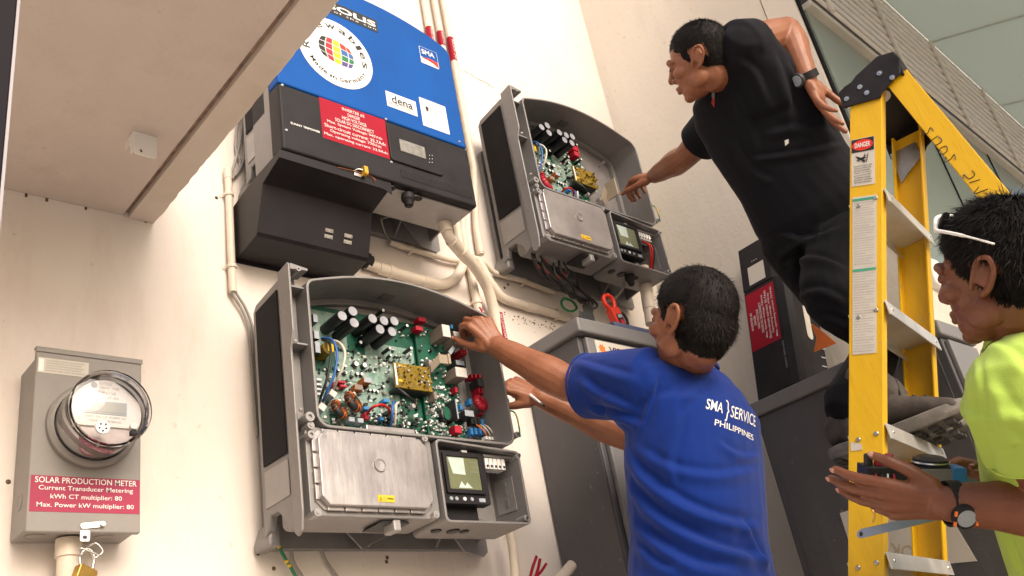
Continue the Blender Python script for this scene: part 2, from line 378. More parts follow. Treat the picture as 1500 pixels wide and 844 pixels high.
# ------------------------------------------------------------------ conduits and cables
def zz(pts, x0, y0, k): return [(x0+x/k, y0+y/k) for x, y in pts]
def pxr(wpx, p): return wpx/2*((p-CAM).dot(_f))/1374.33
def pipe(name, label, cat, pts, wpx, m='pvc', Ys=None, group=None, n=5, seg=14, joints=(), straps=(), jm=None, smooth=True):
    """pts in picture px on planes y=Ys (list or number); joints/straps are indices along the smoothed path 0..1"""
    if Ys is None: Ys = -.018
    Y = Ys if isinstance(Ys, (list, tuple)) else [Ys]*len(pts)
    w3 = [P(x, y, yy) for (x, y), yy in zip(pts, Y)]
    r = pxr(wpx, w3[len(w3)//2])
    path = smooth_path(w3, n) if smooth else w3
    rt = root(name, label, cat, path[0], group); o = path[0].copy(); path = [p-o for p in path]
    MB().tube(path, r, seg).build('pipe' if cat == 'pipe' else 'cable_run', m, rt, smooth=True, angle=60)
    L = [0]
    for i in range(1, len(path)): L.append(L[-1]+(path[i]-path[i-1]).length)
    def loc(t):
        d = t*L[-1]
        for i in range(1, len(path)):
            if L[i] >= d:
                k = (d-L[i-1])/max(1e-9, L[i]-L[i-1]); return path[i-1].lerp(path[i], k), (path[i]-path[i-1]).normalized()
        return path[-1], (path[-1]-path[-2]).normalized()
    for t in joints:
        p, d = loc(t); MB().tube([p-d*r*1.6, p-d*r*1.5, p+d*r*1.5, p+d*r*1.6], [r*1.02, r*1.14, r*1.14, r*1.02], seg).build('coupling', jm or m, rt, smooth=True)
    for t in straps:
        p, d = loc(t); u = d.cross(Vector((0, 1, 0))).normalized()
        b = MB(); prof = []
        for k in range(9):
            an = math.pi*k/8; prof.append(p + u*math.cos(an)*r*1.13 - Vector((0, 1, 0))*math.sin(an)*r*1.13)
        base = Vector((0, -(p+o).y-.001, 0)) if (p+o).y < 0 else Vector((0, .01, 0))
        e0 = p+u*r*1.13; e1 = p-u*r*1.13
        e0b = Vector((e0.x, -o.y-.001, e0.z)); e1b = Vector((e1.x, -o.y-.001, e1.z))
        line = [e0b+u*r*.8, e0b]+prof+[e1b, e1b-u*r*.8]
        h = .0045; vs = []; fs = []
        for q in line: vs += [q-d*h, q+d*h]
        for k in range(len(line)-1): fs.append((2*k, 2*k+1, 2*k+3, 2*k+2))
        ob = b.add(vs, fs).build('pipe_strap', m, rt); sm = ob.modifiers.new('thick', 'SOLIDIFY'); sm.thickness = .0016
    return rt
Z7 = lambda pts: zz(pts, 540, 290, 4.02)
Z4 = lambda pts: zz(pts, 680, 120, 2.482)
Z3 = lambda pts: zz(pts, 320, 200, 3.67)
Z2 = lambda pts: zz(pts, 320, 0, 2.8125)
Z6 = lambda pts: zz(pts, 360, 600, 3.409)
pipe('conduit', 'thick cream conduit running right from the black box under the upper inverter', 'pipe', Z7([(-22, 385), (20, 398), (110, 430), (330, 490), (430, 508), (505, 478), (545, 420), (552, 385)]), 15.5, joints=(.17, .55), straps=(.2,), group='conduits on the wall')
pipe('conduit', 'thin cream conduit with a loose grey cable entering its open end', 'pipe', Z7([(125, 262), (240, 300), (400, 345), (490, 368), (560, 372)]), 8.2, joints=(.12, ), straps=(.27,), group='conduits on the wall')
pipe('conduit', 'bent cream conduit dropping from the blue inverter behind the lower open one', 'pipe', Z7([(430, 20), (436, 70), (445, 140), (472, 225), (535, 305), (620, 400), (690, 510), (722, 600), (742, 690), (768, 800), (800, 930)]), 16.5, Ys=[-.16, -.16, -.16, -.15, -.12, -.085, -.055, -.04, -.03, -.025, -.02], joints=(.07, .13, .27, .37), jm='pvc', group='conduits on the wall')
pipe('conduit', 'cream conduit curving right to its open end above the left cabinet', 'pipe', Z7([(640, 360), (672, 420), (720, 505), (785, 585), (870, 620), (1000, 655), (1172, 706)]), 14, joints=(.62, ), straps=(.88,), group='conduits on the wall')
pipe('conduit', 'thin cream conduit curving right beneath the open inverter on the right', 'pipe', Z7([(600, 355), (650, 362), (700, 398), (745, 442), (820, 465), (910, 490), (1090, 560)]), 8.2, joints=(.45,), straps=(.63,), group='conduits on the wall')
pipe('conduit', 'short upright cream conduit vanishing behind the top edge of the lower inverter', 'pipe', Z7([(560, 330), (600, 430), (632, 590), (655, 690), (680, 800)]), 12.5, straps=(.62,), group='conduits on the wall')
for i, (a, c, l) in enumerate(((612, 545, 'leftmost'), (627, 556, 'middle'), (640, 620, 'rightmost'))):
    top = P(a, -60); bot = P(*Z7([((520, 560, 640)[i], (300, 360, 350)[i])])[0])
    x = P(a+8, 25).x
    rt = root('conduit', l+' of three upright cream conduits behind the blue inverter', 'pipe', (x, -.018, bot.z), 'conduits on the wall')
    r = .0115
    MB().tube([(bot.x-x, 0, 0), (bot.x-x, 0, .1), (0, 0, .35), (0, 0, 4.4-bot.z)], r, 14).build('pipe', 'pvc', rt, smooth=True)
    if i == 2: MB().tube([(bot.x-x, 0, .005), (bot.x-x, 0, .07)], r*1.15, 14).build('coupling', 'pvc', rt, smooth=True)
    tz0 = P(a+14, (66, 72, 92)[i]).z-bot.z; tz1 = P(a+12, (46, 52, 60)[i]).z-bot.z
    MB().tube([(0, 0, tz0), (0, 0, tz1)], r+.0012, 14).build('warning_tag', 'red_label', rt, smooth=True)
    lettering('DC SOLAR', 'white_print', rt, (-.004, -r-.0022, tz0+.004), (0, 0, (tz1-tz0)*.85), (.008, 0, 0))
# red tags on the lower drop pipes
for nm, a, c, w_ in (('cream', (733, 457), (741, 497), .016), ('cream', (704, 450), (708, 458), .014)):
    pa, pc = P(*a, -.044), P(*c, -.044)
    b = MB(); b.obox(pa-Vector((w_/2, 0, 0)), (w_, 0, 0), pc-pa, (0, .0012, 0))
    o = b.build('warning_tag', 'red_label'); tag(o, 'long dark red warning tag stuck on the bent conduit' if w_ > .015 else 'small dark red tag stuck on the short upright conduit', 'tag')
    pd = pc-pa
    lettering('PHOTOVOLTAIC' if w_ > .015 else 'PV', 'white_print', o, pc+Vector((-w_*.28, -.0012, 0))-pd*.05, -pd*.9, (w_*.55, 0, 0))
# upright conduit at far left with two grey cables
pipe('conduit', 'slim upright cream conduit left of the black disconnect box', 'pipe', [(333.6, 252), (336, 300), (338.5, 370), (341, 428)], 11.5, Ys=-.014, straps=(.2, .8), joints=(.02,), group='conduits on the wall', smooth=False)
for k, (dx, sh, nm) in enumerate(((0, 0, 'left'), (6, 4, 'right'))):
    pipe('grey_cable', nm+' of two grey cables hanging out of the slim conduit beside the lower inverter', 'cable', [(339+dx*.5, 420), (343+dx, 434), (354+dx, 452), (364+dx, 480), (368+dx, 520), (372+dx, 580), (377+dx, 640)], 4.2, 'wire_grey', Ys=[-.014, -.014, -.012, -.01, -.01, -.01, -.01], n=6, seg=8, group='grey cables')
for k, pts in enumerate(([(347, 190), (346, 220), (352, 240), (340, 262)], [(356, 180), (350, 215), (344, 238), (337, 262)], [(362, 178), (358, 215), (356, 238), (344, 258)])):
    pipe('grey_cable', ('leftmost', 'middle', 'rightmost')[k]+' of three grey cables above the slim conduit under the canopy edge', 'cable', [(pts[0][0]+8, 120)]+pts, 4.2, 'wire_grey', Ys=-.012, n=6, seg=8, group='grey cables')
pipe('grey_cable', 'grey cable leaving wall below the left corner of the lower inverter', 'cable', [(424, 780), (426, 800), (431, 825), (446, 850), (456, 880)], 4.2, 'wire_grey', Ys=-.01, seg=8, group='grey cables')
pipe('grey_cable', 'grey cable curving down below the middle of the lower inverter', 'cable', [(466, 780), (470, 803), (478, 822), (492, 842), (520, 875)], 4.2, 'wire_grey', Ys=-.01, seg=8, group='grey cables')
g = pipe('earth_wire', 'green earth wire with yellow band hanging below the lower inverter', 'cable', [(406, 780), (411, 805), (422, 825), (436, 850), (446, 870)], 5, 'wire_green', Ys=-.03, seg=8)
for px, py in ((420, 823), (424, 829), (409, 801)):
    p = P(px, py, -.03)-Vector(g.location); d = Vector((.4, 0, -.9)).normalized()
    MB().cyl(p-d*.003, p+d*.003, .0045, seg=10).build('yellow_band', 'yellow_tape', g)
pipe('conduit', 'cream conduit hanging below the right corner of the lower inverter', 'pipe', [(745, 770), (751, 800), (754, 830), (757, 870)], 14, Ys=-.09, group='conduits on the wall', smooth=False)
p = pipe('conduit', 'short taped cream conduit under the right open inverter above the worker in blue', 'pipe', [(942, 392), (946, 420), (950, 445), (954, 475)], 17, 'pvc', Ys=-.16, joints=(.35, .62), group='conduits on the wall', smooth=False)
# open conduit end and stripped leads low by the left cabinet
rt = pipe('conduit', 'open end of a cream conduit leaning by the foot of the left cabinet', 'pipe', [(838, 828), (822, 846), (808, 860), (790, 885)], 17, Ys=-.10, group='conduits on the wall', smooth=False)
for k, (a, b_, c) in enumerate((((776, 850), (780, 832), (786, 815)), ((783, 850), (788, 834), (791, 819)), ((779, 850), (792, 838), (800, 826)))):
    pipe('red_lead', ('leftmost', 'tallest middle', 'rightmost')[k]+' of three dark red test leads at the bottom of the wall', 'cable', [a, b_, c], 4.5, 'red_label', Ys=-.06, seg=8, group='red leads')
# black DC strings under the right inverter
heads = [(250, 640), (262, 660), (290, 680), (332, 700), (352, 690), (365, 665), (280, 640)]
for k, h in enumerate(heads):
    e = (395+k*11, 800+k*3)
    pts = Z4([(h[0]-8, h[1]-40), h, (h[0]+22+4*k, h[1]+45), ((h[0]+e[0])/2+10, h[1]+85), (e[0]-10+5*k, 770+6*k), (430+k*6, 810+k*3), (440+k*4, 850)])
    rt = pipe('solar_cable', ('first', 'second', 'third', 'fourth', 'fifth', 'sixth', 'seventh')[k]+' from the left of the black solar cables under the right open inverter', 'cable', pts, 3.6, 'wire_black', Ys=[-.15, -.15, -.14, -.12, -.10, -.09, -.085], seg=8, group='black solar cables')
    p0 = P(*pts[1], -.15)-Vector(rt.location); p1 = P(*pts[2], -.14)-Vector(rt.location)
    MB().cyl(p0.lerp(p1, .1), p0.lerp(p1, .45), .0042, seg=10).build('cable_marker', 'wire_red' if k not in (0, 5) else 'white', rt)
pipe('green_cable', 'looped green cable lying above the left cabinet', 'cable', Z7([(1150, 590), (1135, 615), (1150, 650), (1190, 668), (1225, 650), (1200, 610), (1155, 592), (1145, 600)]), 3.6, 'wire_green', Ys=-.06, seg=8)
for k, e in enumerate(((425, 810), (470, 800))):
    pipe('grey_cable', ('slack', 'taut')[k]+' grey data cable from the right open inverter to the black cable bunch', 'cable', Z4([(572, 680), (580+4*k, 740), (545, 790-5*k), (500, 805-6*k), e]), 3, 'wire_grey', Ys=[-.16, -.14, -.10, -.09, -.09], seg=8, group='grey cables')
for k, off in enumerate((0, 7)):
    pipe('grey_cable', ('upper', 'lower')[k]+' grey data cable hooked under the blue inverter to the thin conduit', 'cable', Z7([(232+off, 30), (200, 75+off), (100, 108+off), (75, 120+off), (95, 200), (125, 262)]), 3, 'wire_grey', Ys=[-.15, -.14, -.10, -.07, -.03, -.018], seg=8, group='grey cables')
# ------------------------------------------------------------------ inverters
IX, IZ = 1.0, 1.2                       # base of the lower open inverter
def L(px, py, Y): p = P(px, py, Y); return p.x-IX, p.z-IZ
Z1 = lambda x, y: (450+x/3.835, 420+y/3.835)
ZB = lambda x, y: (600+x/3.836, 440+y/3.836)
def ztop(x, i=0): return .622-i-.052*((x-.305)/.27)**2
def tray_poly(i=0., zb=.208):
    x0, x1, z0 = .022+i, .592-i, zb+i; r = max(.032-i, .012); out = []
    for k in range(6):
        a = math.radians(180+90*k/5); out.append((x0+r+r*math.cos(a), z0+r+r*math.sin(a)))
    for k in range(6):
        a = math.radians(270+90*k/5); out.append((x1-r+r*math.cos(a), z0+r+r*math.sin(a)))
    R = max(.045-i, .02); zc = ztop(x1-R, i)-R*1.0
    for k in range(7):
        a = math.radians(0+72*k/6); out.append((x1-R+R*math.cos(a), zc+R*math.sin(a)))
    for k in range(1, 14):
        x = (x1-R)+((x0+R*.6)-(x1-R))*k/14; out.append((x, ztop(x, i)))
    R = R*.6; zc = ztop(x0+R, i)-R
    for k in range(5):
        a = math.radians(100+80*k/4); out.append((x0+R+R*math.cos(a), zc+R*math.sin(a)))
    return out

def heat_body(t, dark=False):
    g = 'cast'
    MB().prism(rrect(.012, .640, .008, .50, .02), FRONT, -.022, -.003).build('mounting_plate', g, t, .002)
    MB().box(.006, .612, -.118, -.058, .075, .575).build('heat_sink_body', g, t, .006)
    # left side wall with its grille
    sp = [(-.060, .020), (-.060, .562), (-.075, .578), (-.188, .592), (-.196, .585), (-.196, .035), (-.19, .012), (-.165, .005), (-.155, .030), (-.125, .060), (-.09, .060), (-.08, .030)]
    MB().prism(sp, SIDE, -.014, .0055).build('side_wall', g, t, .003)
    gr = MB(); gr.prism([(-.078, .172), (-.078, .555), (-.182, .566), (-.182, .168)], SIDE, -.0155, -.0145)
    gp = gr.build('side_grille', 'dark_grille', t)
    b = MB()
    for k in range(26):
        y = -.080-.100*k/25; b.box(-.0178, -.0157, y-.0009, y+.0009, .172, .556+(-.080-y)*.1)
    o = b.build('grille_fins', 'black_plastic', gp); o['kind'] = 'stuff'
    b = MB(); b.prism([(-.078, .078), (-.078, .160), (-.182, .157), (-.182, .078)], SIDE, -.0162, -.0145); b.build('side_panel', 'cast_light', t, .001)
    # underside feet and webs
    MB().prism([(0, 0), (.0, .018), (.012, .055), (.03, .055), (.03, 0)], lambda u, v, w: (-.012+u, -w, .0+v), .004, .075).build('foot', 'cast', t, .006)
    MB().prism([(-.003, .02), (-.003, .075), (-.22, .075), (-.19, .045)], SIDE, .598, .606).build('web_plate', g, t, .002)
    for x in (.27, .47):
        MB().prism([(-.024, .012), (-.024, .085), (-.16, .085), (-.10, .07)], SIDE, x, x+.006).build('web_plate', g, t, .0015)
    MB().prism([(.235, .0), (.33, .04), (.33, .075), (.16, .075)], FRONT, -.055, -.049).build('web_plate', g, t, .0015)
    MB().prism([(.56, .0), (.62, -.012), (.635, .0), (.635, .075), (.50, .075)], FRONT, -.03, -.0225).build('web_plate', 'cast_light', t, .0015)

def flange(t):
    fp = [(-.199, .600), (-.246, .606), (-.250, .598), (-.250, .430), (-.236, .395), (-.236, .030), (-.230, -.010), (-.213, -.018), (-.200, -.008), (-.199, .04)]
    MB().prism(fp, SIDE, -.022, -.016).build('side_flange', 'cast', t, .002)
    MB().box(-.0155, .021, -.200, -.196, .03, .594).build('flange_web', 'cast', t)
    MB().prism([(-.0155, .588), (.030, .592), (.030, .598), (-.0155, .604)], FRONT, -.249, -.2005).build('flange_cap', 'cast', t, .001)
    for z in (.548, .404): MB().box(-.0155, .0215, -.238, -.2005, z, z+.004).build('flange_rib', 'cast', t)
    for z, r in ((.228, .011), (.188, .009), (.590, .006)):
        MB().lathe([(0, .004), (r*.45, .004), (r*.45, 0), (r, 0), (r, .052)], (.004, -.2525, z), (0, 1, 0), 14).build('screw_boss', 'cast_light', t, smooth=True)
    for z in (.40, .24): MB().sphere((-.019, -.254, z), .005, 8, 6).build('hinge_pin', 'cast_light', t, smooth='all')

def small_parts(t, bp, rg, n, xr, zr, y, seedmats, big=1.):
    groups = {}
    for k in range(n):
        x = rg.uniform(*xr); z = rg.uniform(*zr); m = rg.choice(seedmats); s = rg.uniform(.0016, .0045)*big; h = rg.uniform(.003, .014)
        b = groups.setdefault(m, MB())
        if rg.random() < .4: b.cyl((x, y, z), (x, y-h, z), s*.8, seg=8)
        else: b.box(x-s*rg.uniform(.5, 1.3), x+s, y-h*.6, y, z-s*rg.uniform(.4, 1), z+s*.7)
    for m, b in groups.items():
        o = b.build('small_components', m, bp); o['kind'] = 'stuff'

def capacitor(bp, x, z, y0, h, r):
    c = MB().lathe([(r, 0), (r, h-.002), (r*.96, h), (r*.86, h)], (x, y0, z), (0, -1, 0), 20).build('capacitor', 'cap_sleeve', bp, smooth=True)
    MB().lathe([(r*.86, h-.0004), (r*.5, h-.0008), (0, h-.0008)], (x, y0, z), (0, -1, 0), 20).build('capacitor_top', 'cap_top', bp, smooth=True)
def relay(bp, px, py, w, h, d, y0, top='comp_white', sd='comp_taupe', name='relay', rot=0):
    x, z = L(px, py, y0-d)
    o = MB().box(-w/2, w/2, -d, 0, -h/2, h/2).build(name, sd, bp, .0008); o.location = (x, y0, z); o.rotation_euler.y = rot
    o2 = MB().box(-w/2+.0006, w/2-.0006, -d-.0012, -d-.0002, -h/2+.0006, h/2-.0006).build('component_face', top, bp); o2.location = (x, y0, z); o2.rotation_euler.y = rot
def toroid(bp, x, z, y, R, r, m, tilt, wound=None):
    b = MB(); n = 20; path = [Vector((math.cos(6.2832*k/n)*R, math.sin(6.2832*k/n)*R, 0)) for k in range(n+1)]
    b.tube(path, r, 10); o = b.build('coil', m, bp, smooth='all'); o.location = (x, y, z); o.rotation_euler = tilt
    if wound:
        b = MB()
        for k in range(16):
            if k in (3, 4, 11, 12): continue
            a = 6.2832*k/16; c = Vector((math.cos(a), math.sin(a), 0)); ring = []
            for j in range(9):
                q = 6.2832*j/8; ring.append(c*(R+math.cos(q)*r*1.08)+Vector((0, 0, math.sin(q)*r*1.08)))
            b.tube(ring, .0013, 5)
        w_ = b.build('coil_winding', wound, bp); w_['kind'] = 'stuff'; w_.location = o.location; w_.rotation_euler = tilt
def wire(bp, pts, Ys, r, m, name='wire'):
    q = []
    for (a, c), y in zip(pts, Ys): x, z = L(a, c, y); q.append((x, y, z))
    return MB().tube(smooth_path(q, 6), r, 8).build(name, m, bp, smooth='all')

def electronics(t, full, seed):
    rg = random.Random(seed); YB = -.1265
    bp = MB().box(.032,   .425 if full else .405, YB, -.119, .218, .578).build('circuit_board', 'pcb', t)
    caps = [(198, 163), (257, 137), (265, 202), (368, 178), (432, 190), (490, 192), (410, 238), (478, 252)]
    for X, Y in caps:
        x, z = L(*Z1(X, Y), YB-.082); capacitor(bp, x, z, YB, .082, .0142)
    for X, Y, h, r in ((427, 132, .03, .005), (562, 218, .035, .0048), (465, 345, .035, .0048), (585, 345, .035, .005), (302, 312, .02, .0055), (277, 432, .016, .0078), (325, 440, .016, .0078), (284, 488, .012, .005), (308, 490, .012, .005), (215, 445, .012, .0045), (218, 482, .012, .0045), (178, 468, .012, .004), (470, 385, .02, .004), (355, 580, .01, .004), (376, 583, .01, .004), (398, 588, .01, .004), (430, 560, .01, .004)):
        x, z = L(*Z1(X, Y), YB-h); c = MB().lathe([(r, 0), (r, h-.001), (r*.8, h)], (x, YB, z), (0, -1, 0), 12).build('capacitor', 'cap_sleeve', bp, smooth=True)
        MB().lathe([(r*.82, h+.0002), (0, h+.0002)], (x, YB, z), (0, -1, 0), 12).build('capacitor_top', 'white_print', bp)
    # pale copper pours
    for k_, (a, b_, c, d) in enumerate(((.036, .20, .47, .565), (.10, .34, .295, .40), (.25, .35 if not full else .40, .39, .50), (.045, .13, .26, .37), (.16, .30, .385, .46))):
        MB().box(a, b_, YB-.0008-.0006*k_, YB-.0001, c, d).build('copper_pour', 'pcb_pale', bp)
    small_parts(t, bp, rg, 420, (.04, .40 if full else .395), (.225, .47), YB-.0008, ['comp_dark', 'comp_dark', 'comp_dark', 'comp_taupe', 'solder', 'white_print'])
    small_parts(t, bp, rg, 60, (.20, .40), (.44, .55), YB-.0008, ['comp_dark', 'solder', 'white_print'])
    # grey blocks on the left edge, tape coil, wires
    for X, Y, w_, h in ((45, 178, .012, .022), (52, 270, .014, .022), (58, 340, .014, .030)): relay(bp, *Z1(X, Y), w_, h, .035, YB, 'comp_grey', 'comp_dark', 'terminal_block')
    x, z = L(*Z1(118, 345), YB-.04); MB().cyl((x, YB, z), (x, YB-.042, z), .017, .016, 10).build('taped_coil', 'kapton', bp)
    MB().box(x-.004, x+.013, YB-.0435, YB-.0425, z-.009, z+.010).build('yellow_label', 'yellow_tape', bp)
    for m, pts in (('wire_black', [(85, 300), (125, 320), (132, 400), (110, 520), (80, 610), (70, 650)]), ('wire_blue', [(80, 290), (140, 300), (168, 380), (150, 500), (110, 590), (85, 650)]), ('wire_white', [(120, 300), (180, 315), (212, 370), (200, 450), (170, 520), (150, 575)])):
        wire(bp, [Z1(*q) for q in pts], [-.15, -.19, -.205, -.20, -.18, -.15], .0032, m)
    relay(bp, *Z1(145, 600), .017, .017, .03, YB, 'comp_white', 'comp_grey', 'terminal_block', .6)
    relay(bp, *Z1(85, 675), .018, .018, .03, YB, 'comp_white', 'comp_grey', 'terminal_block', .6)
    for k in range(4): relay(bp, *Z1(66, 522+27*k), .014, .006, .03, YB, 'white_print', 'comp_grey', 'terminal_block')
    for X, Y, w_, h in ((195, 535, .02, .006), (205, 558, .018, .006), (155, 548, .008, .012)): relay(bp, *Z1(X, Y), w_, h, .02, YB, 'comp_red', 'comp_red', 'film_capacitor')
    relay(bp, *Z1(340, 525), .022, .014, .03, YB, 'comp_grey', 'copper', 'transformer'); relay(bp, *Z1(290, 565), .022, .014, .02, YB, 'comp_taupe', 'copper', 'transformer')
    if full:
        x, z = L(*Z1(180, 690), YB-.03); toroid(bp, x, z, YB-.03, .0165, .0085, 'comp_dark', (1.2, .5, .3), 'copper')
        x, z = L(*Z1(258, 648), YB-.03); toroid(bp, x, z, YB-.03, .0175, .0095, 'comp_dark', (1.2, .5, .3), 'copper')
    else:
        x, z = L(*Z1(200, 650), YB-.035); toroid(bp, x, z, YB-.035, .021, .012, 'comp_red', (1.2, .5, .3), 'red_label')
    for X, Y, w_, h, m in ((445, 640, .016, .009, 'comp_blue'), (335, 682, .016, .008, 'comp_blue'), (420, 742, .01, .008, 'comp_blue'), (250, 745, .016, .012, 'comp_grey'), (300, 752, .016, .012, 'comp_grey'), (335, 725, .01, .018, 'comp_red'), (465, 720, .018, .020, 'comp_dark')): relay(bp, *Z1(X, Y), w_, h, .022, YB, m, m, 'film_capacitor')
    wire(bp, [Z1(340, 710), Z1(365, 680), Z1(410, 664), Z1(450, 678), Z1(465, 705)], [-.15, -.18, -.19, -.18, -.155], .0036, 'wire_red')
    wire(bp, [Z1(470, 780), Z1(478, 720), Z1(480, 670), Z1(492, 645)], [-.15, -.17, -.17, -.15], .003, 'wire_blue')
    wire(bp, [Z1(492, 780), Z1(497, 710), Z1(500, 665), Z1(515, 650)], [-.15, -.17, -.17, -.15], .003, 'wire_white')
    # tape covered daughter board
    a = L(575, 531, -.165); c = L(633, 575, -.165)
    kb = MB().box(a[0], c[0], -.168, -.162, c[1], a[1]).build('daughter_board', 'kapton', t, .0005)
    MB().box(a[0]+.001, a[0]+.006, -.1692, -.1682, c[1]+.006, a[1]-.004).build('board_label', 'white_print', kb)
    for X, Y in ((523, 445), (523, 527)):
        q = L(*Z1(X, Y), -.169); MB().box(q[0]-.006, q[0]+.006, -.1695, -.1685, q[1]-.003, q[1]+.003).build('orange_tape', 'yellow_tape', kb)
    small_parts(t, kb, rg, 45, (a[0]+.008, c[0]-.002), (c[1]+.002, a[1]-.002), -.1685, ['kapton', 'comp_dark', 'solder', 'kapton'], .7)
    MB().box(a[0]+.004, c[0]-.004, -.1615, YB-.001, c[1]-.002, c[1]+.004).build('board_stand', 'comp_dark', kb)
    # bare metal bridge at the bottom
    MB().box(.205, .345, -.165, -.119, .216, .262).build('metal_bridge', 'raw_alu', t, .003)
    MB().prism([(.235, .216), (.31, .216), (.30, .226), (.27, .234), (.245, .226)], FRONT, -.168, -.1655).build('bridge_clip', 'comp_dark', t)
    for X, Y in ((120, 622), (15, 598)):
        x, z = L(*ZB(X, Y), -.175); MB().cyl((x, -.165, z), (x, -.182, z), .0055, seg=12).build('bridge_post', 'raw_alu', t, smooth=True)
    wire(bp, [Z1(500, 565), Z1(560, 610), Z1(605, 650)], [-.16, -.175, -.165], .0035, 'wire_black')
    small_parts(t, bp, rg, 90, (.22, .40), (.262, .31), YB-.01, ['comp_dark', 'solder', 'cap_sleeve', 'white_print'])
    if not full:
        # loose parts left on the bare side
        for X, Y, w_, h, m, m2 in ((545, 250, .030, .022, 'comp_red', 'red_label'), (550, 300, .026, .020, 'comp_red', 'red_label')):
            x, z = L(*(450+X/3.835*1.0, 420+Y/3.835), -.16); relay(bp, 450+X/3.835, 420+Y/3.835, w_, h, .03, YB, m, m2, 'film_capacitor')
        MB().box(.410, .414, -.160, -.119, .36, .44).build('guide_strip', 'white', t); MB().box(.4145, .418, -.162, -.119, .415, .44).build('guide_strip', 'yellow_tape', t)
        o = MB().box(0, .045, -.002, .0, 0, .06).build('ribbon_cable', 'ribbon', t); o.location = (.43, -.16, .335); o.rotation_euler = (.3, .25, .5)
        MB().box(.478, .484, -.20, -.15, .345, .415).build('ribbon_plug', 'ribbon', t, .001)
        toroid(t, .455, .245, -.15, .015, .009, 'comp_white', (1.2, .4, .5), None); toroid(t, .40, .265, -.15, .013, .008, 'pvc_old', (1.0, .2, .8), None)
        for k in range(14):
            x = rg.uniform(.36, .50); z = rg.uniform(.222, .27); relay_ = MB().box(-.008, .008, -.02, 0, -.006, .006).build('loose_component', rg.choice(['comp_dark', 'comp_dark', 'comp_taupe', 'pvc_old']), t); relay_.location = (x, -.119, z); relay_.rotation_euler.y = rg.uniform(0, 3)
        for z in (.29, .42, .53): MB().cyl((.515, -.119, z), (.515, -.15, z), .005, seg=10).build('stand_off', 'raw_alu', t, smooth=True)
        return
    # right hand board
    b2 = MB().box(.405, .525, -.140, -.134, .222, .566).build('circuit_board', 'pcb', t)
    y2 = -.1405
    for X, Y, w_, h, d in ((205, 172, .026, .036, .055), (268, 213, .022, .038, .05), (290, 405, .038, .028, .05)): relay(b2, *ZB(X, Y), w_, h, d, y2)
    relay(b2, *ZB(237, 148), .006, .012, .05, y2, 'comp_blue', 'comp_blue', 'varistor')
    relay(b2, *ZB(237, 280), .012, .030, .045, y2, 'comp_grey', 'comp_dark', 'heat_sink_blade', .75)
    relay(b2, *ZB(283, 352), .028, .014, .04, y2, 'comp_grey', 'comp_dark', 'heat_sink_blade')
    for k in range(3): relay(b2, *ZB(292+13*k, 290), .0045, .016, .04, y2, 'wire_red', 'comp_red', 'film_capacitor')
    for X, Y, w_, h in ((70, 108, .024, .012), (55, 158, .024, .012), (262, 502, .008, .016), (405, 638, .012, .004), (272, 725, .022, .020)): relay(b2, *ZB(X, Y), w_, h, .022, y2, 'comp_red', 'red_label', 'film_capacitor')
    relay(b2, *ZB(410, 465), .034, .022, .035, y2, 'comp_dark', 'comp_dark', 'relay')
    for k in range(3): relay(b2, *ZB(350+22*k, 425), .005, .012, .03, y2, 'comp_red', 'red_label', 'relay_pin')
    for k in range(2): relay(b2, *ZB(392+16*k, 505), .004, .018, .03, y2, 'comp_red', 'red_label', 'relay_pin')
    x, z = L(*ZB(410, 568), y2-.04); toroid(b2, x, z, y2-.03, .0135, .0095, 'comp_red', (1.35, .2, .2), 'red_label')
    x, z = L(*ZB(225, 630), y2-.03); MB().lathe([(.019, 0), (.019, .02), (.016, .022), (0, .022)], (x, y2, z), (0, -1, 0), 18).build('buzzer', 'comp_dark', b2, smooth=True)
    MB().prism([(x-.004+math.cos(a_)*.011, z+math.sin(a_)*.018) for a_ in np.linspace(0, 6.28, 14)[:-1]], FRONT, y2-.0245, y2-.0225).build('round_board', 'pcb', b2)
    relay(b2, *ZB(335, 636), .030, .017, .04, y2, 'comp_grey', 'comp_dark', 'heat_sink_blade'); relay(b2, *ZB(265, 610), .005, .055, .04, y2, 'comp_grey', 'comp_dark', 'heat_sink_blade')
    for k in range(4): relay(b2, *ZB(350+24*k, 735), .007, .018, .02, y2, 'comp_blue', 'comp_blue', 'varistor')
    for X, Y in ((410, 685), (342, 570), (290, 600)): relay(b2, *ZB(X, Y), .008, .016, .02, y2, 'comp_blue', 'comp_blue', 'varistor')
    for k in range(3): relay(b2, *ZB(352+20*k, 675), .007, .02, .02, y2, 'comp_dark', 'comp_dark', 'film_capacitor')
    small_parts(t, b2, rg, 260, (.408, .522), (.228, .40), y2, ['comp_dark', 'solder', 'solder', 'white_print', 'pcb_pale'])
    small_parts(t, b2, rg, 80, (.408, .522), (.40, .56), y2, ['comp_dark', 'solder', 'white_print', 'pcb_pale'])
    for k, m in enumerate(('orange', 'wire_white', 'wire_white', 'wire_blue')):
        wire(b2, [ZB(375+22*k, 700), ZB(400+22*k, 715), ZB(425+20*k, 745), ZB(440+18*k, 775)], [-.16, -.175, -.175, -.16], .002, m)
    for k in range(7):
        x, z = L(*ZB(425+17*k, 778+2*k), -.17); MB().box(x-.0035, x+.0035, -.176, -.16, z-.003, z+.005).build('wire_ferrule', 'white', b2)
    # ribbon cable with plug
    q = [(L(*ZB(120, 380), -.165), -.165), (L(*ZB(160, 330), -.185), -.19), (L(*ZB(215, 330), -.185), -.185)]
    vs = []; fs = []
    for (x, z), y in q: vs += [(x, y, z-.014), (x, y, z+.011)]
    for k in range(2): fs.append((2*k, 2*k+1, 2*k+3, 2*k+2))
    o = MB().add(vs, fs).build('ribbon_cable', 'ribbon', b2); o.modifiers.new('t', 'SOLIDIFY').thickness = .0015
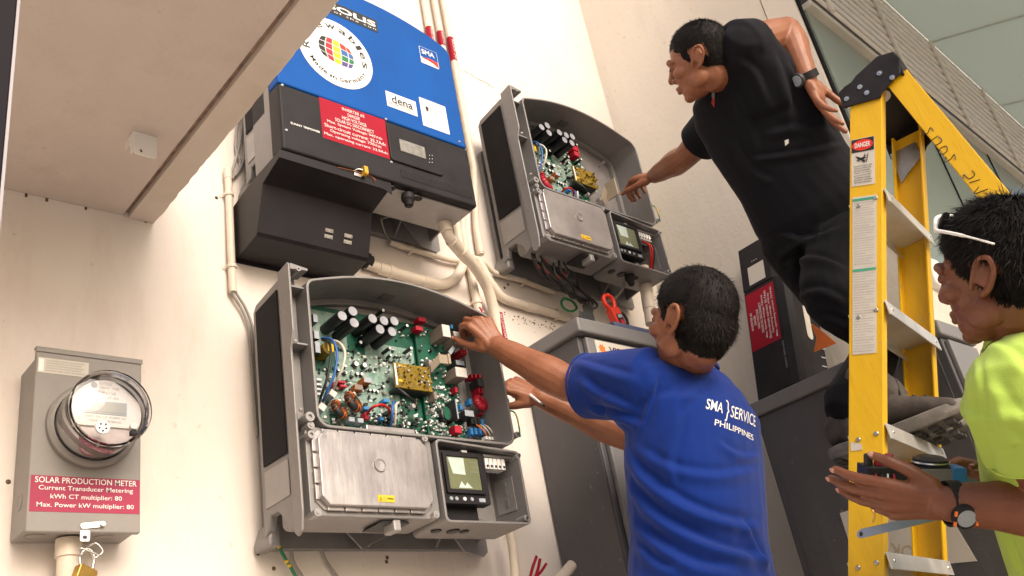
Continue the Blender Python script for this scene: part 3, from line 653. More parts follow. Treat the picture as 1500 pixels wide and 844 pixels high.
    x, z = q[2][0]; MB().box(x-.003, x+.004, -.192, -.176, z-.016, z+.013).build('ribbon_plug', 'ribbon', b2, .0006)
    relay(b2, *ZB(120, 370), .012, .036, .02, y2, 'raw_alu', 'comp_taupe', 'metal_clip'); relay(b2, *ZB(145, 535), .009, .022, .03, y2, 'comp_taupe', 'comp_taupe', 'metal_clip')

def open_front(t, full, seed):
    o_, i_ = tray_poly(0), tray_poly(.0065)
    MB().ring(o_, i_, FRONT, -.250, -.110).build('tray_wall', 'cast', t, .0014)
    MB().prism(tray_poly(.004), FRONT, -.1185, -.112).build('tray_floor', 'raw_alu' if not full else 'cast_light', t)
    MB().ring(tray_poly(.006), tray_poly(.022), FRONT, -.135, -.119).build('tray_step', 'cast', t, .001)
    x = .285; MB().box(x, x+.034, -.185, -.158, ztop(x)-.0105, ztop(x)-.0072).build('tray_pad', mat('tray_pad', (.13, .12, .12), .7), t)
    electronics(t, full, seed)
    # earth lead with ferrule at the right rim
    wire(t, [(740, 626), (741, 612), (748, 602), (756, 608), (760, 624), (762, 640)], [-.20, -.22, -.24, -.25, -.255, -.255], .0021, 'wire_green', 'earth_lead')
    wire(t, [(751, 602), (757, 610), (760.5, 625)], [-.2445, -.2525, -.2575], .0012, 'yellow_tape', 'earth_stripe')
    x, z = L(738, 622, -.2); MB().cyl((x, -.205, z), (x-.004, -.125, z-.004), .007, seg=12).build('screw_boss', 'cast_light', t, smooth=True)
    for px, py in ((757, 637), (758, 668), (770, 759)):
        x, z = L(px, py, -.245); MB().lathe([(.0035, -.006), (.0035, 0), (.008, 0), (.008, .03)], (x, -.248, z), (0, 1, 0), 14).build('screw_boss', 'cast_light', t, smooth=True)

def lower_front(t, xtra=0.):
    # left: connection housing under the raw cover
    MB().prism(rrect(-.002, .330, .018, .212, .014), FRONT, -.236, -.118).build('connection_housing', 'cast', t, .002)
    ch = .018; x0, x1, z0, z1 = .010, .306, .030, .204
    cp = [(x0+ch, z0), (x1-ch, z0), (x1, z0+ch), (x1, z1-ch), (x1-ch, z1), (x0+ch, z1), (x0, z1-ch), (x0, z0+ch)]
    ip = [(u+(.006 if u < .15 else -.006), v+(.006 if v < .1 else -.006)) for u, v in cp]
    MB().prism(cp, FRONT, -.240, -.2362).build('cover_rim', 'raw_alu', t, .001)
    cv = MB().prism(ip, FRONT, -.2575, -.2402).build('cover_plate', 'raw_alu', t, .002)
    for k in range(6):
        for zz_, h in ((z0-.002, .0095), (z1-.0075, .0095)):
            xx = x0+ch+.004+(x1-x0-2*ch-.008)*(k+.5)/6; MB().box(xx-.019, xx+.019, -.2455, -.2403, zz_, zz_+h).build('clip_tab', 'raw_alu', cv, .001)
    for k in range(4):
        for xx in (x0-.002, x1-.0075):
            zc = z0+ch+(z1-z0-2*ch)*(k+.5)/4; MB().box(xx, xx+.0095, -.2455, -.2403, zc-.015, zc+.015).build('clip_tab', 'raw_alu', cv, .001)
    for xx, zz_ in ((.007, .022), (.007, .210), (.310, .026), (.306, .206)):
        MB().lathe([(0, -.002), (.0035, -.002), (.004, 0), (.0085, 0), (.0085, .028)], (xx, -.2485, zz_), (0, 1, 0), 14).build('screw_boss', 'cast_light', t, smooth=True)
    MB().lathe([(0, -.0005), (.0115, -.001), (.0125, -.0035), (.0145, -.0035), (.016, 0), (.016, .004)], (.165, -.2580, .128), (0, 1, 0), 28).build('cover_knob', 'raw_alu', cv, smooth=True)
    MB().box(.150, .193, -.2586, -.2577, .046, .061).build('warning_sticker', 'yellow_tape', cv)
    for tr in ([(.153, .049), (.161, .049), (.157, .057)],):
        MB().ring([(u, v) for u, v in tr], [(.157+(u-.157)*.6, .0512+(v-.0512)*.6) for u, v in tr], FRONT, -.2590, -.2588).build('sticker_print', 'black_ink', cv)
    lettering('G', 'grey_ink', cv, (.164, -.2589, .049), (.007, 0, 0), (0, 0, .008)); MB().box(.174, .190, -.2590, -.2588, .052, .0555).build('sticker_print', 'kapton', cv)
    lettering('TOP', 'grey_ink', cv, (.026, -.2579, .180), (.011, 0, 0), (0, 0, .006))
    MB().prism([(.028, .188), (.031, .188), (.031, .193), (.036, .193), (.029, .199), (.024, .193), (.028, .193)], FRONT, -.2580, -.2577).build('arrow_mark', 'grey_ink', cv)
    # right: display compartment
    bo, bi = rrect(.334, .596, .008, .207, .014), rrect(.340, .590, .014, .201, .010)
    bo = [(u, v-(.012 if u > .56 and v > .15 else 0)) for u, v in bo]; bi = [(u, v-(.012 if u > .56 and v > .15 else 0)) for u, v in bi]
    MB().ring(bo, bi, FRONT, -.250, -.118).build('display_box', 'cast', t, .0014)
    MB().prism(rrect(.335, .595, .009, .196, .012), FRONT, -.1300, -.1185).build('box_floor', 'cast_light', t)
    lm = MB().prism(rrect(.352, .492, .058, .188, .006), FRONT, -.232, -.205).build('display_module', 'black_plastic', t, .002)
    MB().ring(rrect(.360, .478, .082, .182, .004), rrect(.370, .468, .092, .172, .002), FRONT, -.2385, -.2322).build('display_bezel', 'black_plastic', lm, .001)
    mat('lcd', (.17, .185, .105), .12, var=.06, scale=20)
    mat('lcd_bright', (.50, .60, .56), .12, var=.05, scale=20)
    MB().box(.369, .469, -.2345, -.2325, .091, .173).build('display_screen', 'lcd', lm)
    MB().prism([(.376, .170), (.424, .170), (.424, .128), (.386, .130)], FRONT, -.2349, -.2346).build('screen_segment', 'lcd_bright', lm)
    MB().prism([(.398, .096), (.408, .112), (.418, .101), (.425, .110), (.440, .096)], FRONT, -.2349, -.2346).build('screen_segment', 'lcd_bright', lm)
    for k in range(3): MB().box(.440, .464, -.2349, -.2346, .160-.012*k, .1612-.012*k).build('screen_line', 'grey_ink', lm)
    for xx in (.372, .388, .412, .434): MB().lathe([(0, -.0015), (.0042, -.0015), (.005, 0), (.005, .004)], (xx, -.2325, .070), (0, 1, 0), 12).build('push_button', 'comp_grey' if xx != .412 else 'white', lm, smooth=True)
    MB().box(.455, .474, -.2335, -.2322, .064, .073).build('print_label', 'comp_grey', lm)
    MB().box(.372, .470, -.2045, -.132, .014, .070).build('module_bracket', 'black_plastic', t, .002)
    MB().box(.41, .44, -.20, -.196, .186, .199).build('ribbon_cable', 'cast_light', t); MB().box(.425, .442, -.232, -.21, .182, .192).build('ribbon_plug', 'white', t, .001)
    for k in range(5):
        xx = .506+.0135*k; MB().box(xx-.0055, xx+.0055, -.225, -.195, .152, .180).build('terminal_block', 'white', t, .0015)
        MB().box(xx-.003, xx+.003, -.2262, -.2252, .156, .162).build('terminal_slot', 'comp_dark', t)
    MB().box(.496, .588, -.228, -.19, .1815, .188).build('terminal_rail', 'cast_light', t, .001)
    MB().prism([(-.145, .06), (-.145, .145), (-.215, .14), (-.215, .055)], SIDE, .5882, .5896).build('serial_label', 'cast_light', t)
    for zz_, h in ((.12, .012), (.10, .012), (.07, .02)):
        MB().box(.5872, .5881, -.19, -.175, zz_, zz_+h).build('label_print', 'grey_ink', t)
    MB().lathe([(.004, -.004), (.0095, -.004), (.0115, 0), (.0115, .006)], (.535, -.1345, .045), (0, 1, 0), 18).build('cable_gland', 'cast', t, smooth=True)
    MB().lathe([(.004, -.004), (.0085, -.004), (.010, 0), (.010, .006)], (.508, -.1345, .085), (0, 1, 0), 18).build('cable_gland', 'cast', t, smooth=True)
    for xx, r in ((.352, .013), (.402, .017), (.435, .012)):
        MB().lathe([(r, 0), (r, .003), (r*.7, .004), (0, .004)], (xx, -.185, .0078), (0, 0, -1), 18).build('knockout_plug', 'comp_dark', t, smooth=True)
    MB().prism([(.178, .0172), (.245, .0172), (.252, .0105), (.172, .0105)], FRONT, -.225, -.150).build('dc_switch_recess', 'comp_dark', t, .002)
    MB().box(.203, .222, -.232, -.190, -.008, .0170).build('switch_lever', 'cast_light', t, .003)

def inverter(label, x0, z0, full, seed):
    t = root('solar_inverter', label, 'inverter', (x0, 0, z0), 'wall mounted inverters')
    heat_body(t); flange(t); open_front(t, full, seed); lower_front(t)
    return t
inv1 = inverter('lower grey inverter with its cover off, circuit boards filling its tray', IX, IZ, True, 3)
inv3 = inverter('right grey inverter with its cover off, bare metal beside its boards', IX+.877, IZ+.881, False, 5)
# red control wires in the right inverter only
for k in range(3):
    q = smooth_path([(.525+.012*k, -.215, .150), (.528+.012*k, -.235, .125), (.535+.010*k, -.225, .09), (.548+.006*k, -.20, .05), (.55+.006*k, -.19, .012)], 6)
    MB().tube(q, .003, 8).build('control_wire', ('wire_red', 'wire_red', 'wire_black')[k], inv3, smooth='all')
b = MB().lathe([(.016, 0), (.018, .006), (.018, .016), (.013, .022), (.011, .036), (.006, .040), (0, .040)], (.435, -.19, .008), (0, 0, -1), 14).build('cable_gland', 'black_plastic', inv3, smooth=True)
MB().lathe([(.012, 0), (.012, .003), (0, .004)], (.468, -.185, .0078), (0, 0, -1), 14).build('knockout_plug', 'black_plastic', inv3)
# ------------------------------------------------------------------ closed blue inverter
BX, BZ = IX, IZ+.912
inv2 = root('solar_inverter', 'closed inverter with blue front, globe logo and red danger label', 'inverter', (BX, 0, BZ), 'wall mounted inverters')
heat_body(inv2)
YL = -.262
def L2(px, py, Y=YL-.003): p = P(px, py, Y); return p.x-BX, p.z-BZ
def lid_poly(i=0):
    out = []; x0, x1 = -.020+i, .596-i; zb = .214+i
    out += [(x0, zb), (x1, zb)]
    R = .04
    for k in range(7):
        a = math.radians(75*k/6); out.append((x1-R+R*math.cos(a), .585-i-.02+R*math.sin(a)))
    for k in range(1, 14):
        x = (x1-R)+((x0+.03)-(x1-R))*k/14; out.append((x, .655-i-.055*((x-.288)/.30)**2))
    for k in range(5):
        a = math.radians(100+80*k/4); out.append((x0+.03+.03*math.cos(a), .585-i-.015+.03*math.sin(a)))
    return out
def lid_y(x): return YL+.012*((x-.288)/.31)**2       # the front bows gently outwards
MB().prism(lid_poly(), FRONT, YL, -.215).build('blue_lid', 'blue_lid', inv2, .006, seg=3)
lw = MB().prism([(-.020, .006), (.592, .006), (.596, .012), (.596, .2115), (-.020, .2115)], FRONT, YL-.001, -.208).build('lower_cover', 'black_plastic', inv2, .007, seg=3)
MB().prism([(-.0170, .012), (.590, .012), (.590, .640), (.30, .640), (-.0170, .56)], FRONT, -.2075, -.119).build('seal_frame', 'cast', inv2)
yf = YL-.0016
# red danger label
a, c = L2(467.5, 141.5), L2(572, 233)
dl = MB().box(a[0], c[0], yf, yf+.0012, c[1], a[1]).build('danger_label', 'red_label', inv2)
rows = ['INVERTER #2', 'DANGER', 'HIGH VOLTAGE', 'SOLAR DC DISCONNECT', 'Max. System Voltage: 945Vdc', 'Short-circuit current: 35.7Adc', 'Operating voltage: 770Vdc', 'Max. operating current: 33.9Adc']
W_ = c[0]-a[0]; H_ = a[1]-c[1]; xm = (a[0]+c[0])/2
def text_block(rows, xm, ztop_, W_, H_, y, m, par, fill=.95, frac=.74, bold=.0):
    n = len(rows); lh = H_/n; mx = max(len(r) for r in rows)
    for i, r in enumerate(rows):
        wd = W_*fill*len(r)/mx; h = lh*frac
        lettering(r, m, par, (xm-wd/2, y, ztop_-lh*(i+.5)-h/2), (wd, 0, 0), (0, 0, h), bold=bold)
text_block(rows, xm, a[1]-.006, W_, H_-.014, yf-.0006, 'white_print', dl)
q = L2(426, 180); r_ = L2(469, 190); lettering('SUNNY TRIPOWER', 'white_print', lw, (q[0], yf-.0004, q[1]-.002), (r_[0]-q[0], 0, 0), (0, 0, .0065), bold=.02)
# display window with its raised hood
hx0, hz0 = L2(571, 232); hx1, hz1 = L2(637, 215)
MB().prism(rrect(hx0+.002, hx1+.014, .075, .196, .012), FRONT, yf-.005, yf+.001).build('display_hood', 'black_plastic', lw, .003)
a, c = L2(583, 203), L2(623, 236)
mat('lcd_dull', (.30, .29, .265), .2, var=.2, scale=60, col2=(.17, .165, .155))
MB().box(a[0], c[0], yf-.0065, yf-.0045, c[1]+.004, a[1]-.004).build('display_screen', 'lcd_dull', lw)
for i in range(2):
    for j in range(3):
        q = L2(628+4*i, 229+5*j); MB().box(q[0]-.001, q[0]+.001, yf-.0058, yf-.0048, q[1]-.001, q[1]+.001).build('indicator_mark', 'white', lw)
# vent slots along the lower edge
b = MB()
for k in range(46):
    x = .335+.245*k/45; b.prism([(x, .030), (x+.0024, .030), (x+.0005, .058), (x-.0019, .058)], FRONT, yf-.0012, yf-.0002)
b.build('vent_ribs', 'dark_grille', lw)['kind'] = 'stuff'
for px, py in ((414, 124), (420, 190), (566, 174), (574, 237), (674, 207)):
    q = L2(px, py); MB().lathe([(0, -.001), (.003, -.001), (.0042, 0), (.0042, .002)], (q[0], yf, q[1]), (0, 1, 0), 10).build('cover_screw', 'steel', inv2, smooth=True)
# --- lid graphics (printed film)
def disc(cx, cz, rx, rz, n=56): return [(cx+math.cos(6.28319*k/n)*rx, cz+math.sin(6.28319*k/n)*rz) for k in range(n)]
yb = YL-.0008
cxx, czz = L2(493, 77)
RR = .118
gl = MB().prism(disc(cxx, czz, RR, RR), FRONT, yb, yb+.0006).build('round_sticker', 'white', inv2)
cols = [['black_ink', 'comp_red', 'yellow_tape', 'tool_red', 'tool_red'], ['black_ink', 'comp_red', 'yellow_tape', 'wire_blue', 'wire_blue'], ['black_ink', 'comp_red', 'yellow_tape', 'wire_green', 'wire_green'], ['black_ink', 'comp_red', 'yellow_tape', 'globe_violet', 'globe_violet']]
mat('globe_violet', (.08, .05, .25), .5, var=.05)
ux = [-.058, -.036, -.012, .014, .038, .056]; vz = [.044, .022, 0, -.022, -.042]
def gpt(u, v):
    bow = 1-.30*(v/.05)**2
    return (cxx+.002+u*bow, czz+.003+v*(1-.22*(u/.06)**2)-.006*(u/.06))
for r0 in range(4):
    for c0 in range(5):
        e = .0016
        u0, u1, v1, v0 = ux[c0]+e, ux[c0+1]-e, vz[r0]-e, vz[r0+1]+e
        pts = [gpt(u0, v0), gpt((u0+u1)/2, v0), gpt(u1, v0), gpt(u1, (v0+v1)/2), gpt(u1, v1), gpt((u0+u1)/2, v1), gpt(u0, v1), gpt(u0, (v0+v1)/2)]
        MB().prism(pts, FRONT, yb-.0006, yb-.0001).build('globe_tile', cols[r0][c0], gl)
def arc_text(txt, R, a0, a1, h, m, par, cw=True, bold=.012):
    n = len(txt); adv = [.55 if ch in 'il' else (.4 if ch == ' ' else (1.35 if ch in 'wMm' else 1.)) for ch in txt]
    tot = sum(adv); acc = 0
    for ch, ad in zip(txt, adv):
        am = math.radians(a0+(a1-a0)*(acc+ad/2)/tot); acc += ad
        if ch == ' ': continue
        rad = Vector((math.cos(am), 0, math.sin(am))); tan = Vector((math.sin(am), 0, -math.cos(am)))
        if not cw: tan = -tan
        up = rad if cw else -rad
        hh = h if ch.isupper() or ch in 'bdlkt' else h*.74
        drop = .22*h if ch in 'y' else 0
        w_ = abs(math.radians(a1-a0))*R*ad/tot*.78
        o = Vector((cxx, yb-.0005, czz))+rad*R-tan*w_/2-up*(drop+(h if not cw else 0)*0)
        if ch in 'y': hh = h*.95
        lettering(ch, m, par, o, tan*w_, up*hh, bold=bold)
arc_text('Renewables', .084, 196, -14, .021, 'black_ink', gl, True)
arc_text('Made in Germany', .099, 208, 338, .0135, 'black_ink', gl, False)
# black maker strip
a = L2(487, 0); c = L2(553, 46)
sx0, sx1, sz0, sz1 = a[0]-.16, c[0]+.003, c[1]-.003, c[1]+.045
sb = MB().box(sx0, sx1, yb, yb+.0006, sz0, sz1).build('maker_strip', 'black_ink', inv2)
lettering('VISSOLIS', 'white_print', sb, (sx0+.05, yb-.0005, sz0+.018), (sx1-sx0-.055, 0, 0), (0, 0, .021), bold=.03)
lettering('power of the sun', 'white_print', sb, (sx0+.06, yb-.0005, sz0+.005), (sx1-sx0-.066, 0, 0), (0, 0, .009), spacing=1.3)
# corner badge
a = L2(614, 66); b2 = L2(641, 83); c = L2(643, 101)
bw = b2[0]-a[0]; x0, z1 = a[0], a[1]; z0 = z1-bw*.98
badge = MB().prism(rrect(x0, x0+bw, z0, z1, .004), FRONT, yb, yb+.0006).build('maker_badge', 'white_print', inv2)
MB().prism(rrect(x0+.0015, x0+bw-.0015, z0+bw*.36, z1-.0015, .003), FRONT, yb-.0006, yb-.0001).build('badge_field', 'blue_lid', badge)
MB().prism([(x0+bw*.03, z0+bw*.3), (x0+bw*.5, z0+bw*.42), (x0+bw*.97, z0+bw*.34), (x0+bw*.97, z0+bw*.04), (x0+bw*.7, z0+bw*.2), (x0+bw*.4, z0+bw*.28)], FRONT, yb-.0008, yb-.0002).build('badge_swoosh', 'tool_red', badge)
lettering('SMA', 'white_print', badge, (x0+bw*.1, yb-.0010, z0+bw*.56), (bw*.72, 0, 0), (0, 0, bw*.28), bold=.02)
# two white stickers
a, c = L2(565, 131), L2(613, 172)
s1 = MB().box(a[0], c[0], yb, yb+.0006, c[1]+.004, a[1]-.002).build('white_sticker', 'white', inv2)
lettering('dena', 'black_ink', s1, (a[0]+.018, yb-.0005, c[1]+.022), (c[0]-a[0]-.032, 0, 0), (0, 0, .028), bold=.015)
for k, m in enumerate(('comp_red', 'comp_red', 'yellow_tape', 'yellow_tape')): MB().box(a[0]+.006+.022*k, a[0]+.018+.022*k, yb-.0005, yb-.0001, c[1]+.0165, c[1]+.019).build('sticker_dash', m, s1)
lettering('German Energy Agency', 'grey_ink', s1, (a[0]+.018, yb-.0005, c[1]+.0085), (.07, 0, 0), (0, 0, .005))
a, c = L2(614, 140), L2(660, 198)
s2 = MB().box(a[0], c[0], yb, yb+.0006, c[1]+.003, a[1]-.003).build('white_sticker', 'white', inv2)
MB().prism([(a[0]+.018, a[1]-.035), (a[0]+.024, a[1]-.028), (a[0]+.030, a[1]-.035), (a[0]+.027, a[1]-.048), (a[0]+.021, a[1]-.048)], FRONT, yb-.0005, yb-.0001).build('sticker_emblem', 'black_ink', s2)
MB().box(a[0]+.036, a[0]+.0375, yb-.0005, yb-.0001, a[1]-.055, a[1]-.026).build('sticker_dash', 'comp_red', s2)
for k, t_ in enumerate(('Federal Ministry', 'of Economics', 'and Technology')): lettering(t_, 'grey_ink', s2, (a[0]+.042, yb-.0005, a[1]-.034-.009*k), (.034, 0, 0), (0, 0, .005))
for k, t_ in enumerate(('on the basis of a decision', 'by the Parliament')): lettering(t_, 'grey_ink', s2, (a[0]+.016, yb-.0005, c[1]+.018-.007*k), (.055, 0, 0), (0, 0, .0036))
lettering('Supported by:', 'grey_ink', s2, (a[0]+.012, yb-.0005, a[1]-.016), (.03, 0, 0), (0, 0, .004))
# underside: gland, knock-outs and outlet
und = MB().box(.30, .585, -.24, -.12, .000, .0055).build('underside_plate', 'cast_light', inv2)
for px, py, r in ((572, 275, .012), (613, 290, .010)):
    p = PZ(px, py, BZ); MB().lathe([(r, 0), (r, .004), (0, .005)], (p.x-BX, p.y, -.0005), (0, 0, -1), 16).build('knockout_plug', 'black_plastic', inv2)
p = PZ(597, 285, BZ)
MB().lathe([(.017, 0), (.019, .006), (.019, .018), (.014, .024), (.012, .036), (.007, .040), (0, .040)], (p.x-BX, p.y, -.0005), (0, 0, -1), 14).build('cable_gland', 'black_plastic', inv2, smooth=True)

# ------------------------------------------------------------------ black disconnect box hung under the blue inverter
DX = .975
db = root('disconnect_box', 'black folded sheet metal box below the blue inverter', 'junction box', (DX, 0, 1.93))
prof = [(-.002, .012), (-.002, .168), (-.10, .184), (-.250, .186), (-.253, .183), (-.253, .166), (-.190, .150), (-.166, .143), (-.126, .024), (-.118, .017), (-.05, .010)]
MB().prism(prof, SIDE, 0, .322).build('box_shell', 'black_sheet', db, .003, seg=3)
MB().prism([(-.004, .003), (.335, .003), (.335, .030), (-.004, .030)], FRONT, -.004, -.001).build('back_flange', 'black_sheet', db, .0008)
MB().prism([(-.002, .162), (-.002, .187), (.326, .187), (.326, .150), (.30, .160)], FRONT, -.2565, -.2545).build('hood_lip', 'black_sheet', db, .0006)
for px, py in ((377, 378), (349, 300), (362, 345)):
    p = P(px, py, -.005); MB().lathe([(0, -.004), (.004, -.004), (.006, 0), (.006, .003)], (p.x-DX, -.006, p.z-1.93), (0, 1, 0), 10).build('fixing_screw', 'zinc', db, smooth=True)
def onbox(px, py):          # point on the sloping front face
    best = None
    for y in np.linspace(-.166, -.126, 80):
        p = P(px, py, float(y)); zf = 1.93+.143+(y+.166)/.040*(-.119); e = abs(p.z-zf)
        if best is None or e < best[0]: best = (e, p)
    return best[1]
fd = Vector((0, .040, -.119)).normalized(); fnr = Vector((0, -.119, -.040)).normalized()
for k, (px, py) in enumerate(((482, 338), (481, 347), (510, 346), (509, 355))):
    p = onbox(px, py)-Vector((DX, 0, 1.93))
    pl = MB().obox(p-Vector((.012, 0, 0))-fd*.005+fnr*.0005, (.024, 0, 0), fd*.010, fnr*.0015).build('hinge_plate', 'steel', db, .0004)
    for s_ in (-.008, .008): MB().lathe([(0, .0028), (.0022, .0026), (.003, .0015)], p+Vector((s_, 0, 0))+fnr*.0005, fnr, 8).build('rivet', 'zinc', pl)
# hasp and small padlock on the hood
hp = P(523, 252, -.257)-Vector((DX, 0, 1.93))
hs = MB().box(hp.x-.011, hp.x+.011, -.2595, -.257, hp.z-.002, hp.z+.010).build('hasp', 'steel', db, .0005)
MB().box(hp.x-.010, hp.x+.012, -.2595, -.257, hp.z-.015, hp.z-.004).build('hasp', 'steel', db, .0005)
lk = P(534, 250, -.268)
pad = root('padlock', 'small yellow padlock on the hasp of the black disconnect box', 'padlock', lk)
MB().prism(rrect(-.007, .007, -.015, .011, .004), lambda u, v, w: (w, u*1.3, v), -.005, .006).build('lock_body', mat('lock_yellow', (.62, .33, .02), .4, var=.15), pad, .001)
MB().tube(smooth_path([(-.004, 0, .0), (-.016, .004, .002), (-.024, .01, -.002), (-.018, .012, -.008)], 5), .0018, 8).build('shackle', 'steel', pad, smooth='all')
MB().cyl((-.0046, 0, -.002), (-.0052, 0, -.002), .002, seg=8).build('keyhole', 'black_ink', pad)
# rust streak wire loop on the hood
w1 = smooth_path([P(495, 245, -.259), P(520, 251, -.261), P(545, 259, -.261), P(549, 267, -.258), P(543, 283, -.225), P(533, 300, -.178)], 6)
o = MB().tube([q-w1[0] for q in w1], .0009, 5).build('security_wire', 'copper', None, smooth='all'); o.location = w1[0]; tag(o, 'thin copper wire threaded across the hood of the black box', 'wire')
# outlet nut for the thick conduit
p = P(538, 386, -.018)
nt_ = MB().lathe([(.0, 0), (.016, 0), (.021, .003), (.021, .013), (.0245, .014), (.0245, .024), (.019, .026), (.0, .026)], (p.x-DX+.014, -.019, p.z-1.93+.002), (-.97, 0, .24), 8).build('outlet_nut', 'black_plastic', db)

# ------------------------------------------------------------------ production meter
mb = root('meter_box', 'grey meter box with round glass meter and pink production label', 'meter', (.603, 0, 1.2))
MB().box(-.103, .099, -.088, -.002, .022, .362).build('enclosure', 'meter_grey', mb, .003)
MB().prism([(-.1045, .016), (.1005, .016), (.1005, .376), (-.1045, .376)], FRONT, -.1015, -.0885).build('box_cover', 'meter_grey', mb, .0025)
MB().prism([(-.089, .3775), (-.0885, .3815), (-.1035, .3815), (-.1045, .376), (-.104, .3705), (-.1025, .3705), (-.1018, .3765)], SIDE, -.106, .102).build('cover_lip', 'meter_grey', mb, .0008)
MB().prism([(-.035, .3625), (.045, .3625), (.04, .374), (-.03, .374)], FRONT, -.066, -.010).build('top_hub', 'comp_red', mb, .003)
yc = -.1016; mcx, mcz = .004, .224
MB().lathe([(.086, .0), (.086, .012), (.081, .017), (.075, .017), (.074, .004)], (mcx, yc, mcz), (0, -1, 0), 48).build('meter_ring', 'meter_grey', mb, smooth=True)
mat('meter_base', (.10, .085, .085), .5, var=.3, scale=30)
MB().lathe([(0, .006), (.073, .006), (.073, .010)], (mcx, yc, mcz), (0, -1, 0), 40).build('meter_socket', 'meter_base', mb, smooth=True)
gls = bpy.data.materials.new('meter_glass'); gls.use_nodes = True; g_ = gls.node_tree; g_.nodes.remove(g_.nodes['Principled BSDF'])
ga, gb, gm, gf = g_.nodes.new('ShaderNodeBsdfTransparent'), g_.nodes.new('ShaderNodeBsdfGlossy'), g_.nodes.new('ShaderNodeMixShader'), g_.nodes.new('ShaderNodeFresnel')
ga.inputs[0].default_value = (.95, .94, .945, 1); gb.inputs['Roughness'].default_value = .04; gf.inputs[0].default_value = 1.5
g_.links.new(gf.outputs[0], gm.inputs[0]); g_.links.new(ga.outputs[0], gm.inputs[1]); g_.links.new(gb.outputs[0], gm.inputs[2]); g_.links.new(gm.outputs[0], g_.nodes['Material Output'].inputs[0])
MB().lathe([(.0735, .012), (.0745, .016), (.0735, .095), (.0765, .098), (.0770, .104), (.0740, .108), (.066, .110), (0, .1105), (0, .108), (.066, .1075), (.0715, .104), (.0712, .016), (.0735, .012)], (mcx, yc, mcz), (0, -1, 0), 64).build('glass_dome', gls, mb, smooth=True)
MB().lathe([(.060, .010), (.064, .020), (.064, .05), (.067, .060), (.067, .076), (0, .079)], (mcx, yc, mcz), (0, -1, 0), 40).build('meter_body', mat('meter_inner', (.66, .60, .60), .45, var=.15, scale=20), mb, smooth=True)
yr = yc-.080
rg_ = MB().prism([(mcx-.060, mcz-.022), (mcx-.056, mcz-.030), (mcx+.056, mcz-.030), (mcx+.060, mcz-.022)] + [(mcx+.064*math.cos(a), mcz+.064*math.sin(a)) for a in np.linspace(-.34, math.pi+.34, 30)], FRONT, yr-.002, yr).build('register_plate', 'white', mb)
MB().box(mcx-.044, mcx+.036, yr-.0035, yr-.0021, mcz-.006, mcz+.020).build('display_bezel', 'comp_grey', rg_)
MB().box(mcx-.040, mcx+.032, yr-.0042, yr-.0036, mcz-.002, mcz+.016).build('display_screen', mat('meter_lcd', (.34, .36, .33), .2, var=.05), rg_)
for t_, z_, w_, h_, m_ in (('13664156', .034, .038, .008, 'grey_ink'), ('CL20  240V  3W  60Hz', .026, .05, .0045, 'grey_ink'), ('kWh METER  TYPE', .045, .05, .005, 'grey_ink'), ('ELECTRONIC', .053, .024, .006, 'grey_ink'), ('TEST  Kh 1.0  FORM 2S', -.014, .075, .0045, 'grey_ink'), ('MADE FOR METERING', -.022, .06, .004, 'grey_ink')):
    lettering(t_, m_, rg_, (mcx-w_/2-.004, yr-.0026, mcz+z_), (w_, 0, 0), (0, 0, h_))
MB().prism(disc(mcx-.026, mcz+.052, .006, .006, 20), FRONT, yr-.0026, yr-.0021).build('maker_emblem', 'grey_ink', rg_)
# dark window and socket studs below the plate
o = MB().lathe([(0, .0), (.013, 0), (.0135, .004)], (mcx-.018, yc-.112, mcz-.043), (0, 1, 0), 20).build('optical_port', 'white', mb, smooth=True)
for dx, dz_ in ((-.006, -.003), (.006, -.003), (-.004, .005), (.005, .005), (0, -.008)): MB().prism(disc(mcx-.018+dx, mcz-.043+dz_, .0018, .0018, 8), FRONT, yc-.1136, yc-.1122).build('port_hole', 'black_ink', o)
o = MB().lathe([(0, 0), (.006, .0), (.007, .003), (.005, .012)], (mcx+.035, yc-.122, mcz-.040), (0, 1, 0), 14).build('reset_knob', 'comp_white', mb, smooth=True)
MB().box(mcx+.030, mcx+.040, yc-.125, yc-.112, mcz-.058, mcz-.048).build('seal_clip', 'black_plastic', mb, .001)
for k in range(8):
    a_ = math.radians(30+k*45); MB().box(-.002, .002, -.003, .003, -.003, .003).build('rim_tab', 'comp_taupe', mb).location = (mcx+.074*math.cos(a_), yc-.09, mcz+.074*math.sin(a_))
# labels
lb = MB().box(-.101, .0985, yc-.0006, yc-.0001, .053, .121).build('production_label', 'meter_label', mb)
for i, (t_, w_) in enumerate((('SOLAR PRODUCTION METER', .186), ('Current Transducer Metering', .172), ('kWh CT multiplier: 80', .130), ('Max. Power kW multiplier: 80', .176))):
    lettering(t_, 'white_print', lb, (-.001-w_/2, yc-.0012, .1085-.0160*i-.0012), (w_, 0, 0), (0, 0, .0112), bold=.004)
st = MB().box(-.101, -.006, yc-.0006, yc-.0001, .327, .359).build('notice_sticker', 'paper', mb)
for i in range(5): lettering(('TO REDUCE RISK OF ELECTRICAL SHOCK DISCONNECT', 'POWER BEFORE SERVICING THIS EQUIPMENT', 'FOR USE WITH WATTHOUR SOCKET METERS ONLY', 'SUITABLE FOR USE AS SERVICE EQUIPMENT', 'RATED 600 VAC 20 AMPS')[i], 'grey_ink', st, (-.086, yc-.0010, .352-.0053*i), (.072-.006*(i % 2), 0, 0), (0, 0, .0028))
MB().box(-.0995, -.0905, yc-.0010, yc-.0007, .330, .356).build('sticker_margin', 'white', st)
